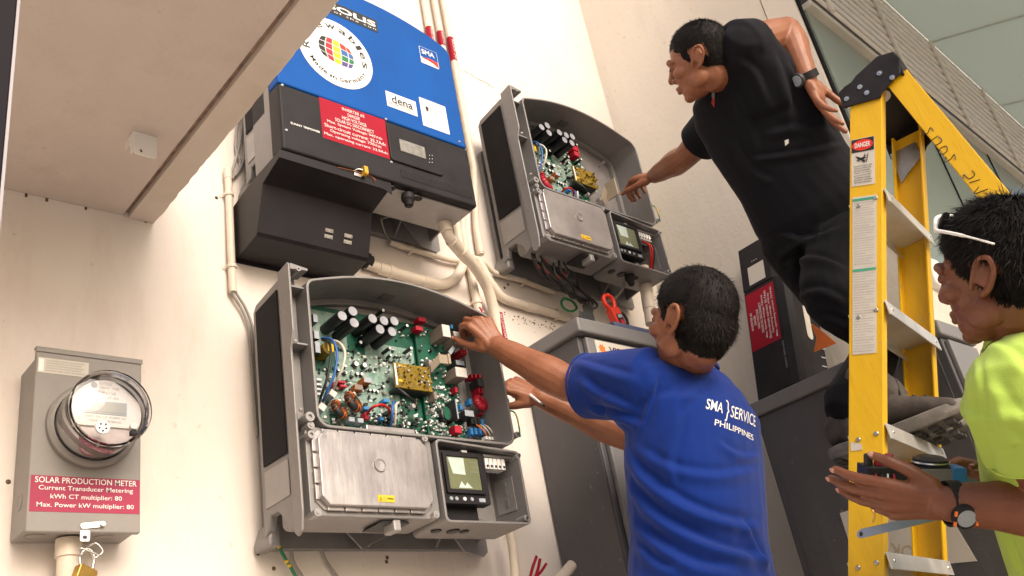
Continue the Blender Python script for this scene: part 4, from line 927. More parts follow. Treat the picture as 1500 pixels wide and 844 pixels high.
# hasp, knock-outs
MB().prism(rrect(-.008, .036, .022, .034, .005), FRONT, yc-.0030, yc-.0010).build('hasp_arm', 'steel', mb, .0005).rotation_euler.y = -.12
MB().cyl((.028, yc-.004, .031), (.028, yc-.008, .031), .0045, seg=12).build('hasp_rivet', 'steel', mb, smooth=True)
MB().ring(rrect(-.012, .006, -.002, .020, .004), rrect(-.007, .001, .003, .009, .003), FRONT, yc-.004, yc-.002).build('hasp_loop', 'steel', mb, .0005)
for x_ in (-.075, .05):
    MB().lathe([(.018, .0), (.018, .001), (.014, .0015), (.013, .0006), (.008, .0012), (0, .0012)], (x_, -.05, .0218), (0, 0, -1), 20).build('knockout', 'meter_grey', mb, smooth=True)
MB().lathe([(.016, .0), (.016, .001), (.012, .0015), (.011, .0006), (0, .0012)], (-.1032, -.05, .085), (-1, 0, 0), 20).build('knockout', 'meter_grey', mb, smooth=True)
mc_ = root('conduit', 'pale conduit entering the bottom of the grey meter box', 'pipe', (.603-.012, -.045, .6), 'conduits on the wall')
MB().tube([(0, 0, 0), (0, 0, .612)], .020, 18).build('pipe', 'pvc', mc_, smooth=True); MB().tube([(0, 0, .585), (0, 0, .6185)], .0235, 18).build('coupling', 'pvc', mc_, smooth=True)
pk = root('padlock', 'brass padlock hanging from the hasp of the grey meter box', 'padlock', (.600, -.118, 1.143))
MB().prism(rrect(-.019, .019, -.030, .004, .005), FRONT, -.009, .009).build('lock_body', 'brass', pk, .0015).rotation_euler = (0, .35, .3)
MB().tube(smooth_path([(-.009, 0, .0), (-.012, 0, .022), (-.004, 0, .036), (.006, 0, .036), (.013, 0, .022), (.010, 0, .0)], 5), .0032, 10).build('shackle', 'steel', pk, smooth='all')
# bent wire seal tails beside the lock
for k, pts in enumerate((((-.010, -.004, .02), (-.016, -.010, .036), (.002, -.012, .030), (.020, -.012, .022)), ((.0, -.004, .04), (.012, -.010, .046), (.024, -.012, .030), (.010, -.010, .018)))):
    MB().tube(smooth_path(pts, 5), .0016, 8).build('seal_wire', 'steel', pk, smooth='all')
# ------------------------------------------------------------------ cabinets
cb = root('cabinet', 'tall grey cabinet against the main wall behind the worker in blue', 'cabinet', (1.92, 0, 0), 'grey electrical cabinets')
MB().box(0, .50, -.240, -.003, .0, 1.775).build('cabinet_body', 'cabinet_grey', cb, .004)
MB().box(-.018, .515, -.272, -.002, 1.7755, 1.822).build('cabinet_lid', 'cabinet_light', cb, .006)
MB().box(.018, .485, -.258, -.2405, .05, 1.768).build('cabinet_door', 'cabinet_light', cb, .004)  # brighter front lighting put into the door's grey
MB().box(-.003, -.0005, -.235, -.010, .05, 1.70).build('side_panel', 'cabinet_grey', cb, .001)
for z in (1.62, .9, .3): MB().cyl((.010, -.252, z), (.010, -.252, z+.06), .006, seg=10).build('hinge', 'zinc', cb, smooth=True)
a = P(868, 495, -.2605); c = P(935, 520, -.2605)
sg = MB().box(.052, .255, -.2600, -.2585, 1.708, 1.762).build('name_sign', 'paper', cb)
lettering('VISSOLIS', 'black_ink', sg, (.108, -.2606, 1.724), (.140, 0, 0), (0, 0, .024), bold=.03)
MB().prism([(.062+math.cos(a_)*.016*(1 if k % 2 else .62)+.016, 1.736+math.sin(a_)*.018*(1 if k % 2 else .62)) for k, a_ in enumerate(np.linspace(0, 6.283, 17)[:-1])], FRONT, -.2606, -.2601).build('sun_emblem', 'orange', sg)
lettering('S', 'orange', sg, (.150, -.2609, 1.724), (.014, 0, 0), (0, 0, .024), bold=.03)
# things on top of it
o = root('cable_tray', 'thin dark tray lying on the rear left of the tall cabinet', 'tray', (1.93, -.12, 1.823))
MB().box(0, .06, -.14, .10, 0, .012).build('tray_base', 'comp_dark', o, .003); MB().box(.0, .06, -.145, -.1405, 0, .026).build('tray_lip', 'comp_dark', o, .001)
o = root('tool_case', 'flat blue grey tool tray on top of the tall cabinet', 'case', (2.10, -.25, 1.823))
MB().prism([(0, 0), (.2, 0), (.21, .028), (-.008, .028)], FRONT, 0, .10).build('case_body', 'tool_tray', o, .004)
MB().box(.02, .18, .01, .09, .0285, .034).build('case_insert', 'comp_grey', o, .002)
cm = root('clamp_meter', 'red and black clamp meter standing on the tall cabinet', 'clamp meter', (2.185, -.20, 1.858))
cm.rotation_euler = (0, -.28, 0)
MB().prism(rrect(-.021, .021, .0, .075, .008), FRONT, -.014, .014).build('meter_case', 'tool_red', cm, .004)
MB().prism(rrect(-.013, .015, .01, .05, .004), FRONT, -.0165, -.0145).build('face_panel', 'black_plastic', cm, .001)
MB().lathe([(0, 0), (.009, 0), (.010, .003)], (.0, -.0195, .02), (0, 1, 0), 14).build('selector_dial', 'comp_red', cm, smooth=True)
MB().box(-.010, .012, -.0172, -.0166, .036, .047).build('display_screen', 'comp_grey', cm)
for s_, m_ in ((-1, 'tool_red'), (1, 'black_plastic')):
    MB().tube(smooth_path([(s_*.012, 0, .074), (s_*.023, 0, .092), (s_*.021, 0, .112), (s_*.003, 0, .124)], 5), [.0075]*15+[.005], 10).build('jaw', 'tool_red' if s_ < 0 else 'tool_red', cm, smooth='all')
MB().tube(smooth_path([(.021, -.005, .06), (.030, -.012, .045), (.030, -.014, .02), (.024, -.01, .002)], 5), .005, 8).build('trigger_guard', 'black_plastic', cm, smooth='all')
CX = 2.5
cr = root('cabinet', 'low wide grey cabinet on the right behind the yellow ladder', 'cabinet', (CX, 0, 0), 'grey electrical cabinets')
MB().box(0, .20, -1.00, -.384, 0, 1.520).build('cabinet_body', 'cabinet_grey', cr, .004)
MB().box(-.016, .205, -1.015, -.372, 1.5205, 1.566).build('cabinet_lid', 'cabinet_light', cr, .006)
MB().box(.012, .19, -1.014, -1.0005, .05, 1.51).build('cabinet_door', 'cabinet_light', cr, .003)  # front face painted in the lit tone of the grey
MB().box(-.0025, -.0003, -.975, -.41, .06, 1.49).build('side_panel', 'cabinet_grey', cr, .001)

# removed inverter cover standing on end on the right cabinet
A_ = Vector((.17, .0, .59)).normalized(); B_ = Vector((0, -1, 0)); C_ = A_.cross(B_)*-1
if C_.x < 0: C_ = -C_
cv0 = Vector((2.487, -.415, 1.567)); cvr = root('inverter_cover', 'removed black inverter cover stood on end on the low cabinet', 'cover', cv0)
def CV(a, b_, c): return A_*a + B_*b_ + C_*c
def cprism(poly, a0, a1):       # polygon in (width, depth) swept along the length
    return MB().prism(poly, lambda u, v, w: CV(w, u, v), a0, a1)
cprism([(0, .0), (.118, .0), (.135, .010), (.140, .03), (.140, .13), (0, .13)], .415, .60).build('cover_shell', 'black_plastic', cvr, .004)
cprism([(0, .001), (.130, .001), (.152, .008), (.166, .026), (.172, .06), (.172, .15), (0, .15)], 0, .4145).build('cover_shell', 'black_plastic', cvr, .005, seg=3)
def cface(name, a0, a1, b0, b1, m, par=cvr, h=-.0008, t=.0006):
    return MB().obox(CV(a0, b0, h), CV(a1-a0, 0, 0), CV(0, b1-b0, 0), CV(0, 0, t)).build(name, m, par)
cface('display_window', .43, .505, .030, .095, 'paper')
for k in range(3): cface('indicator_mark', .522, .525, .05+.009*k, .053+.009*k, 'white')
lb2 = cface('danger_label', .175, .400, .006, .118, 'red_label', h=.0002)
for i, r in enumerate(['INVERTER #3']+rows[1:]):
    ln = .195*len(r)/31; lettering(r, 'white_print', lb2, CV(.2875-ln/2, .020+.0125*i+.003, -.0002), CV(ln, 0, 0), CV(0, -.0085, 0), bold=.01)
lettering('SUNNY TRIPOWER', 'grey_ink', cvr, CV(.065, .125, .0002), CV(.10, 0, 0), CV(0, -.007, 0), bold=.02)
b = MB()
for k in range(24): b.obox(CV(.435+.006*k, .1402, .03), CV(.003, 0, 0), CV(0, .0015, 0), CV(0, 0, .09))
b.build('vent_ribs', 'dark_grille', cvr)['kind'] = 'stuff'
def sface(poly, m, name, h=.1725): return MB().prism(poly, lambda u, v, w: CV(u, w, v), h, h+.001).build(name, m, cvr)
sface(rrect(.18, .31, .062, .092, .014), 'paper', 'handle_slot')
for k in range(6): sface([(.06+.035*k, .108+.006*k), (.064+.035*k, .108+.006*k), (.072+.035*k, .138+.004*k), (.068+.035*k, .138+.004*k)], 'comp_grey', 'vent_slot')
sface([(.03, .085), (.045, .080), (.04, .095)], 'white', 'warning_mark')
# orange arrow sticker sheet propped beside it
q = [PX(*p_, 2.56) for p_ in ((1187, 473), (1196, 495), (1192, 516), (1225, 503), (1208, 488))]
o = MB(); ctr = sum(q, Vector())/5
o.add([p_-ctr for p_ in q]+[p_-ctr+Vector((.002, 0, 0)) for p_ in q], [(0, 1, 2, 3, 4), (9, 8, 7, 6, 5)]+[(i, (i+1) % 5, 5+(i+1) % 5, 5+i) for i in range(5)])
ob = o.build('arrow_sticker', 'orange'); ob.location = ctr; tag(ob, 'bright orange arrow shaped card beside the removed black cover', 'card')

# papers on the low cabinet front, seen through the ladder
pb = [PX(*p_, CX-.004) for p_ in ((1230, 752), (1280, 735), (1400, 770), (1431, 822), (1258, 838))]
c0 = sum(pb, Vector())/5
ob = MB().add([p_-c0 for p_ in pb]+[p_-c0+Vector((.003, 0, 0)) for p_ in pb], [(0, 1, 2, 3, 4), (9, 8, 7, 6, 5)]+[(i, (i+1) % 5, 5+(i+1) % 5, 5+i) for i in range(5)]).build('paper_sheet', 'paper'); ob.location = c0
tag(ob, 'pale paper sheet marked OK taped behind the ladder', 'paper')
p0, p1, p2 = PX(1340, 800, CX-.0046), PX(1304, 795, CX-.0046), PX(1338, 820, CX-.0046)
lettering('OK', mat('faint_ink', (.50, .40, .28), .7, var=.05), ob, p0-c0, p1-p0, p2-p0, bold=.0)
p0, p1, p2 = PX(1296, 678, CX-.004), PX(1345, 690, CX-.004), PX(1298, 708, CX-.004)
ob = MB().obox((0, 0, 0), p1-p0, p2-p0, (.002, 0, 0)).build('warning_sign', 'red_label'); ob.location = p0; tag(ob, 'dark red warning sign with white text seen between ladder rails', 'sign')
for i, t_ in enumerate(('on both sides', 'energized in the')): lettering(t_, 'white_print', ob, (p2-p0)*(.42+.42*i)+Vector((-.0006, 0, 0))+(p1-p0)*.02, (p1-p0)*.96, -(p2-p0)*.30, bold=.01)

# small white alarm box on the facade
q = P(1364, 405, -.9)
al = root('alarm_box', 'white wall box with a dark mark behind the yellow ladder', 'box', (2.95, -.90, 0)); p_ = P(1366, 402, -.91)
al.location = p_
MB().prism(rrect(-.045, .05, -.055, .05, .018), FRONT, -.02, .02).build('box_case', 'white', al, .006)
MB().prism([(-.018, -.012), (.012, -.016), (.022, .006), (-.006, .014)], FRONT, -.0216, -.0205).build('dark_mark', 'black_ink', al)

def smooth2(pts): return [(q.x, q.y) for q in smooth_path([(a, b, 0) for a, b in pts], 4)]
# ------------------------------------------------------------------ step ladder
KL = 2.2/2.3; AL = math.radians(10)
ls = Vector((math.cos(AL), math.sin(AL), 0)); ln_ = Vector((-math.sin(AL), math.cos(AL), 0)); lz = Vector((0, 0, 1))
LT = PT(1268, 150, 2.2)
lad = root('step_ladder', 'tall yellow fibreglass step ladder with black top cap', 'ladder', (LT.x, LT.y, 0))
LO = Vector((LT.x, LT.y, 0))
def LQ(s_, n_, z_): return ls*s_ + ln_*n_ + lz*(LT.z+z_)       # local to the ladder root
def inplane(px, py, s_=0.):
    d = ray(px, py); t = ((LT+ls*s_-CAM).dot(ls))/d.dot(ls); return CAM+d*t-LO
SLA, SLC = .3557, .205
def wid(z_): return .335-.135*z_
ZB_ = -LT.z
def rail(name, s0f, dirn, n0, sl, half, z0, z1, fl=.030, tk=.005, m='frp_yellow'):
    """C channel: web plane at s0f(z), flanges towards dirn"""
    prof = [(0, -half), (0, half), (fl, half), (fl, half-tk), (tk, half-tk), (tk, -half+tk), (fl, -half+tk), (fl, -half)]
    vs = []; N = len(prof)
    for z_ in (z0, z1):
        for u, v in prof: vs.append(LQ(s0f(z_)+dirn*u, n0+sl*(-z_)+v, z_))
    fs = [tuple(range(N)), tuple(range(2*N-1, N-1, -1))]+[(i, (i+1) % N, N+(i+1) % N, N+i) for i in range(N)]
    o = MB().add(vs, fs).build(name, m, lad, .0012); return o
hA = .0405*KL+.0
rA = rail('front_rail', lambda z_: 0, 1, 0, SLA, hA, ZB_+.01, .045)
rB = rail('front_rail', lambda z_: wid(z_), -1, 0, SLA, hA, ZB_+.01, .045)
rC = rail('rear_rail', lambda z_: .006, 1, -.091*KL, -SLC, .027, ZB_+.01, .03)
rD = rail('rear_rail', lambda z_: wid(z_)-.006, -1, -.091*KL, -SLC, .027, ZB_+.01, .03)
zs = [-.243*KL, -.501*KL, -.767*KL, -1.0275*KL]
while zs[-1]-.25 > ZB_+.12: zs.append(zs[-1]-.25)
for z_ in zs:
    zt = z_+.012; nc = SLA*(-zt); w1_ = wid(zt)-.006; b = MB()
    st_ = [(-.046, .0), (-.046, -.034), (-.042, -.034), (-.042, -.004), (.042, -.004), (.042, -.030), (.046, -.030), (.046, .0)]
    vs = [LQ(.006, nc+u*KL, zt+v) for u, v in st_]+[LQ(w1_, nc+u*KL, zt+v) for u, v in st_]; N = len(st_)
    MB().add(vs, [tuple(range(N))[::-1], tuple(range(N, 2*N))]+[(i, (i+1) % N, N+(i+1) % N, N+i) for i in range(N)]).build('step', 'step_alu', lad, .0008)
    for s_, nn in ((-.0008, -1), (w1_+.0068, 1)):
        for dn in (-.018, .022):
            c_ = LQ(s_, nc+dn, zt-.016); MB().lathe([(0, .0025), (.004, .002), (.0055, 0)], c_, ls*nn, 10).build('rivet', 'zinc', lad, smooth=True)
    c_ = LQ(.03, nc-.0465, zt-.016)
    for s_ in (.035, w1_-.03): MB().lathe([(0, .0022), (.003, .002), (.0045, 0)], LQ(s_, nc-.046*KL, zt-.017), -ln_, 8).build('rivet', 'zinc', lad, smooth=True)
# gusset braces under the steps and rear cross braces
for z_ in (-.45, -.82, -1.2, -1.6):
    nC = -.091*KL - SLC*(-z_)
    MB().obox(LQ(.012, nC+.020, z_), LQ(wid(z_)-.012, nC+.020, z_)-LQ(.012, nC+.020, z_), lz*.028, ln_*.004).build('rear_brace', 'frp_yellow', lad, .0008)

# top cap
cpoly = [(.052, .012), (.050, .058), (.030, .066), (.012, .068), (-.004, .078), (-.066, .098), (-.104, .088), (-.112, .060), (-.098, .022), (-.070, .012), (-.046, .0), (-.036, -.012)]
def capside(s0, s1, nm): return MB().prism([(u*KL, v*KL) for u, v in cpoly], lambda u, v, w_: LQ(w_, u, v), s0, s1).build(nm, 'black_plastic', lad, .003)
W0 = wid(0)
capside(-.007, -.0008, 'cap_side'); capside(W0+.0008, W0+.007, 'cap_side')
tp = [(.046, .052), (.046, .060), (.012, .066), (-.066, .094), (-.104, .085), (-.104, .078), (-.066, .086), (.010, .058)]
MB().prism([(u*KL, v*KL) for u, v in tp], lambda u, v, w_: LQ(w_, u, v), -.0005, W0+.0005).build('cap_top', 'black_plastic', lad, .002)
MB().prism([(-.098*KL, .02*KL), (-.104*KL, .076*KL), (-.109*KL, .076*KL), (-.104*KL, .02*KL)], lambda u, v, w_: LQ(w_, u, v), .0, W0).build('cap_back', 'black_plastic', lad, .001)
hb = MB(); hb.prism([(W0*.30+math.cos(a_)*.026, -.025*KL+math.sin(a_)*.020) for a_ in np.linspace(0, 6.283, 25)[:-1]], lambda u, v, w_: LQ(u, v, .0565*KL-.02*v+w_), -.004, -.0005); hb.build('cap_hole', 'paper', lad)
for n_, z_ in ((.036, .030), (-.003, .042), (-.012, .018), (-.056, .050), (-.078, .022)):
    MB().lathe([(.0, .003), (.0025, .003), (.003, .0015), (.006, .0015), (.0065, 0)], LQ(-.0072, n_*KL, z_*KL), -ls, 12).build('rivet', 'steel', lad, smooth=True)
# inner gusset plate on the far rail
MB().prism([(.036, .02), (.036, -.075), (.012, -.055), (-.036, -.028), (-.036, .02)], lambda u, v, w_: LQ(w_, u*KL+SLA*.03, v*KL), W0-.0115, W0-.0065).build('gusset_plate', 'zinc', lad, .0006)
# diagonal braces from steps to rails
# stickers on the near rail
def quad(name, pts, m, off=-.0012, par=lad):
    v = [inplane(x_, y_, 0)+ls*off for x_, y_ in pts]; v2 = [p_+ls*.0008 for p_ in v]
    return MB().add(v+v2, [(0, 1, 2, 3), (7, 6, 5, 4)]+[(i, (i+1) % 4, 4+(i+1) % 4, 4+i) for i in range(4)]).build(name, m, par)
def qtext(txt, q, u0, u1, v0, v1, m, par, off=-.0022, bold=.01):
    c4 = [inplane(x_, y_, 0)+ls*off for x_, y_ in q]          # tl, tr, br, bl
    def at_(u, v): return (c4[0]*(1-u)+c4[1]*u)*(1-v)+(c4[3]*(1-u)+c4[2]*u)*v
    return lettering(txt, m, par, (0, 0, 0), (0, 0, 0), (0, 0, 0), bold=bold, fn=lambda a, b: at_(u0+(u1-u0)*a, v1+(v0-v1)*b))
q1 = [(1247, 206), (1281, 199), (1282, 269), (1248, 274)]
d1 = quad('danger_sticker', q1, 'paper')
c4 = [inplane(x_, y_, 0)+ls*-.0020 for x_, y_ in q1]
def at4(u, v, off=0): return (c4[0]*(1-u)+c4[1]*u)*(1-v)+(c4[3]*(1-u)+c4[2]*u)*v+ls*off
def patch(name, poly, m, par, off=0): return MB().add([at4(u, v, off) for u, v in poly], [tuple(range(len(poly)))]).build(name, m, par)
patch('sticker_header', [(.02, .01), (.98, .01), (.98, .29), (.02, .29)], 'black_ink', d1)
patch('danger_oval', [(.5+.45*math.cos(a_), .15+.115*math.sin(a_)) for a_ in np.linspace(0, 6.283, 29)[:-1]], 'tool_red', d1, -.0006)
qtext('DANGER', q1, .17, .83, .095, .20, 'white_print', d1, off=-.0034, bold=.02)
for k_, poly in enumerate(([(.18, .36), (.42, .42), (.6, .40), (.62, .44), (.44, .47), (.30, .46)], [(.40, .42), (.52, .47), (.62, .52), (.58, .53), (.46, .49), (.38, .46)], [(.22, .46), (.38, .47), (.30, .50)])): patch('falling_figure', poly, 'black_ink', d1, -.0006)
for u in (.58, .72): patch('ladder_mark', [(u, .34), (u+.03, .34), (u-.05, .53), (u-.08, .53)], 'black_ink', d1, -.0004)
for v in (.38, .43, .48): patch('ladder_mark', [(.56-v*.1, v), (.74-v*.1, v), (.74-v*.1, v+.014), (.56-v*.1, v+.014)], 'black_ink', d1, -.0005)
for i_, t_ in enumerate(('FAILURE TO READ AND', 'FOLLOW ALL INSTRUCTIONS', 'ON THIS LADDER MAY', 'RESULT IN INJURY', 'ALWAYS SET ALL FEET', 'ON FIRM LEVEL GROUND', 'KEEP BODY CENTERED', 'BETWEEN SIDE RAILS')): qtext(t_, q1, .10+.03*(i_ % 2), .90-.04*(i_ % 3), .575+.05*i_, .605+.05*i_, 'black_ink', d1, off=-.0026)
q2 = [(1249, 290), (1284, 285), (1284, 517), (1249, 520)]
d2 = quad('instruction_sticker', q2, 'paper')
c4 = [inplane(x_, y_, 0)+ls*-.0020 for x_, y_ in q2]
for v in (.012, .47): patch('green_bar', [(.02, v), (.98, v), (.98, v+.016), (.02, v+.016)], mat('sticker_green', (.05, .35, .22), .5), d2)
wr_ = ['PROPER SELECTION OF YOUR LADDER', 'Ladders are designed to hold one person', 'and materials. Choose a ladder that is', 'long enough for the work to be done.', 'INSPECTION before each use look over', 'the ladder. Never climb a damaged bent', 'or broken ladder. All working parts must', 'be in good order and well lubricated.', 'PROPER SET UP open fully and lock both', 'spreaders. Place on a firm level surface']
yy = .04; i_ = 0
while yy < .98:
    if abs(yy-.475) < .025: yy = .50
    t_ = wr_[i_ % len(wr_)][(i_*3) % 7:]; qtext(t_, q2, .07, (.93, .90, .72, .93, .93, .86, .55)[i_ % 7], yy, yy+.0085, 'grey_ink', d2, off=-.0026, bold=0); yy += .0165; i_ += 1
d3 = quad('torn_sticker', [(1246, 648), (1262, 650), (1263, 659), (1247, 661)], 'paper')
# hand written letters on the rear rail
def onC(px, py): return inplane(px, py, .006)+ls*-.0008
strk = [[(1434, 274), (1427, 284), (1447, 277)], [(1420, 268), (1436, 263)], [(1411, 262), (1412, 256), (1420, 262), (1428, 256), (1424, 250)],
        [(1386, 230), (1384, 238), (1393, 233), (1398, 226), (1400, 234)], [(1378, 217), (1376, 224), (1382, 226), (1388, 220), (1386, 214), (1378, 217)], [(1369, 214), (1380, 207), (1375, 200)], [(1363, 207), (1374, 199)], [(1353, 191), (1352, 198), (1359, 195), (1363, 187), (1368, 192)]]
for s_ in strk: MB().tube([onC(*p_) for p_ in smooth2(s_)], .0009, 4).build('pen_stroke', 'black_ink', lad)
# ------------------------------------------------------------------ people
from mathutils import noise as mnoise
def skin_mat(name, c, c2):
    m = mat(name, c, .46, var=.1, scale=22, bump=.22, bscale=190, col2=c2)
    b = m.node_tree.nodes['Principled BSDF']; b.inputs['Subsurface Weight'].default_value = .12; b.inputs['Subsurface Radius'].default_value = (.012, .004, .002); b.inputs['Subsurface Scale'].default_value = 1.0
    return m
skin_mat('skin', (.325, .128, .064), (.235, .083, .040))
skin_mat('skin_dark', (.20, .068, .032), (.145, .048, .023))
mat('hair', (.009, .007, .0065), .62, var=.3, scale=30, spec=.18)
mat('eye_white', (.55, .50, .46), .3, var=.05)
mat('lip', (.27, .085, .06), .45, var=.1, scale=40)
mat('nail', (.50, .26, .20), .35, var=.05)
def cloth(name, c, c2, sc=3.):
    m = mat(name, c, .85, var=.1, scale=sc, bump=.18, bscale=420, col2=c2, spec=.2)
    m.node_tree.nodes['Principled BSDF'].inputs['Sheen Weight'].default_value = .12
    return m
cloth('blue_shirt', (.0015, .025, .205), (.0012, .020, .17))
cloth('navy_shirt', (.0065, .0065, .0105), (.005, .005, .008))
cloth('navy_trousers', (.0055, .0055, .0085), (.004, .004, .0065))
for k_ in ('navy_shirt', 'navy_trousers'): MATS[k_].node_tree.nodes['Principled BSDF'].inputs['Sheen Weight'].default_value = .03
cloth('lime_shirt', (.40, .57, .10), (.35, .50, .08))
cloth('jeans', (.03, .04, .07), (.02, .028, .05))
mat('shoe_grey', (.085, .070, .062), .75, var=.25, scale=18, bump=.3, bscale=120)
mat('shoe_sole', (.20, .18, .165), .75, var=.2, scale=18, bump=.3, bscale=90)
mat('rubber', (.05, .045, .042), .8, var=.25, scale=18, bump=.3, bscale=90)

def ell(mb, c, r, ax=None, seg=18, rings=12):
    X, Y, Z = ax if ax else (Vector((1, 0, 0)), Vector((0, 1, 0)), Vector((0, 0, 1)))
    t = MB().sphere((0, 0, 0), 1, seg, rings); c = Vector(c)
    mb.add([c+X*v[0]*r[0]+Y*v[1]*r[1]+Z*v[2]*r[2] for v in t.v], t.f)
def limb(mb, pts, rs, seg=16):
    """rounded tapered chain through the joints"""
    P_ = [Vector(p) for p in pts]; n = len(P_)
    path = []; rad = []
    k = 6
    for i in range(n-1):
        p0, p1, p2, p3 = P_[max(i-1, 0)], P_[i], P_[i+1], P_[min(i+2, n-1)]
        for j in range(k):
            t = j/k; path.append(.5*((2*p1)+(p2-p0)*t+(2*p0-5*p1+4*p2-p3)*t*t+(3*p1-p0-3*p2+p3)*t**3)); rad.append(rs[i]+(rs[i+1]-rs[i])*(t*t*(3-2*t)))
    path.append(P_[-1]); rad.append(rs[-1])
    d0 = (path[0]-path[1]).normalized(); d1 = (path[-1]-path[-2]).normalized()
    pp = [path[0]+d0*rad[0]*.95, path[0]+d0*rad[0]*.7]+path+[path[-1]+d1*rad[-1]*.7, path[-1]+d1*rad[-1]*.95]
    rr = [rad[0]*.25, rad[0]*.72]+rad+[rad[-1]*.72, rad[-1]*.25]
    mb.tube(pp, rr, seg)
def loft(mb, rings, seg=28, pw=2.3):
    vs = []; fs = []; n = len(rings)
    for c, a, b in rings:
        c, a, b = Vector(c), Vector(a), Vector(b)
        for k in range(seg):
            t = 2*math.pi*k/seg; ct, st = math.cos(t), math.sin(t)
            vs.append(c+a*math.copysign(abs(ct)**(2/pw), ct)+b*math.copysign(abs(st)**(2/pw), st))
    for i in range(n-1):
        for k in range(seg):
            k2 = (k+1) % seg; fs.append((i*seg+k, i*seg+k2, (i+1)*seg+k2, (i+1)*seg+k))
    fs += [tuple(range(seg))[::-1], tuple(range((n-1)*seg, n*seg))]
    mb.add(vs, fs)
def fuse(mb, voxel, it=4, fac=.5):
    me = bpy.data.meshes.new('tmp'); me.from_pydata(mb.v, [], mb.f); me.update()
    o = bpy.data.objects.new('tmp', me); COL.objects.link(o)
    import bmesh
    bm = bmesh.new(); bm.from_mesh(me); bmesh.ops.recalc_face_normals(bm, faces=bm.faces); bm.to_mesh(me); bm.free()
    r = o.modifiers.new('r', 'REMESH'); r.mode = 'VOXEL'; r.voxel_size = voxel; r.adaptivity = 0
    s = o.modifiers.new('s', 'SMOOTH'); s.iterations = it; s.factor = fac
    dg = bpy.context.evaluated_depsgraph_get(); out = bpy.data.meshes.new_from_object(o.evaluated_get(dg))
    bpy.data.objects.remove(o); bpy.data.meshes.remove(me)
    return out
def displace(me, fn):
    n = len(me.vertices); co = np.empty(n*3); me.vertices.foreach_get('co', co); co = co.reshape(-1, 3)
    no = np.empty(n*3); me.vertices.foreach_get('normal', no); no = no.reshape(-1, 3)
    d = np.array([fn(Vector(p), Vector(q)) for p, q in zip(co, no)]); co = co+no*d[:, None]
    me.vertices.foreach_set('co', co.ravel()); me.update()
def folds(spec, clip=None):
    """spec: list of (direction across the folds, wavelength, amplitude, stretch, offset)"""
    prep = []
    for d, wl, am, st, off in spec:
        d = Vector(d).normalized(); a = d.orthogonal().normalized(); b = d.cross(a); prep.append((d, a, b, 1/wl, am, st, off))
    def fn(p, n):
        h = 0
        for d, a, b, f, am, st, off in prep:
            wob = mnoise.noise(p*5+Vector((off, 0, 0)))*.6
            v = mnoise.noise(Vector((p.dot(d)*f+wob, p.dot(a)*f*st+off, p.dot(b)*f*st)))
            h += am*(1-abs(v)*2.2)
        return h if clip is None else h*clip(p)
    return fn
def line_folds(me, lines, bv=None, noise=.0012, nf=14.):
    """press creases into the cloth along polylines that lie on it"""
    bv = bv or bvh_of(me); n = len(me.vertices)
    co = np.empty(n*3); me.vertices.foreach_get('co', co); co = co.reshape(-1, 3); no = np.empty(n*3); me.vertices.foreach_get('normal', no); no = no.reshape(-1, 3)
    disp = np.zeros(n)
    for px, wd, amp in lines:
        pts = [cam_hit(bv, *q) for q in smooth2(px)]; pts = [np.array(p) for p in pts if p is not None]
        if len(pts) < 3: continue
        pts = np.array(pts); best = np.full(n, 1e9); sg = np.zeros(n); tp = np.zeros(n)
        m = len(pts)-1
        for i in range(m):
            a, b = pts[i], pts[i+1]; ab = b-a; L2_ = ab@ab
            if L2_ < 1e-10: continue
            t = np.clip(((co-a)@ab)/L2_, 0, 1); d = co-(a+t[:, None]*ab); dist = np.sqrt((d*d).sum(1)); k = dist < best
            side = np.cross(no, ab/np.sqrt(L2_)); best = np.where(k, dist, best); sg = np.where(k, np.sign((d*side).sum(1)), sg); tp = np.where(k, (i+t)/m, tp)
        x = sg*best/wd; taper = np.clip(np.minimum(tp, 1-tp)*4+.15, 0, 1)
        disp += amp*taper*(np.exp(-x*x)-.75*np.exp(-((x-1.45)/.8)**2)-.25*np.exp(-((x+2.2)/1.1)**2))
    disp += np.array([mnoise.noise(Vector(p)*nf)*noise+mnoise.noise(Vector(p)*nf*2.7)*noise*.4 for p in co])
    co = co+no*disp[:, None]; me.vertices.foreach_set('co', co.ravel()); me.update()
def ring_part(name, m, parent, c, d, r, tr_, off, sq=None):
    d = Vector(d).normalized(); a = d.orthogonal().normalized() if sq is None else Vector(sq).normalized(); b = d.cross(a); rx, ry = r if isinstance(r, tuple) else (r, r)
    return MB().tube([Vector(c)-off+a*math.cos(6.28319*k/28)*rx+b*math.sin(6.28319*k/28)*ry for k in range(29)], tr_, 8, False).build(name, m, parent, smooth='all')
def finish(me, name, m, parent, off):
    for v in me.vertices: v.co -= off
    me.polygons.foreach_set('use_smooth', [True]*len(me.polygons))
    return link(name, me, m, parent)

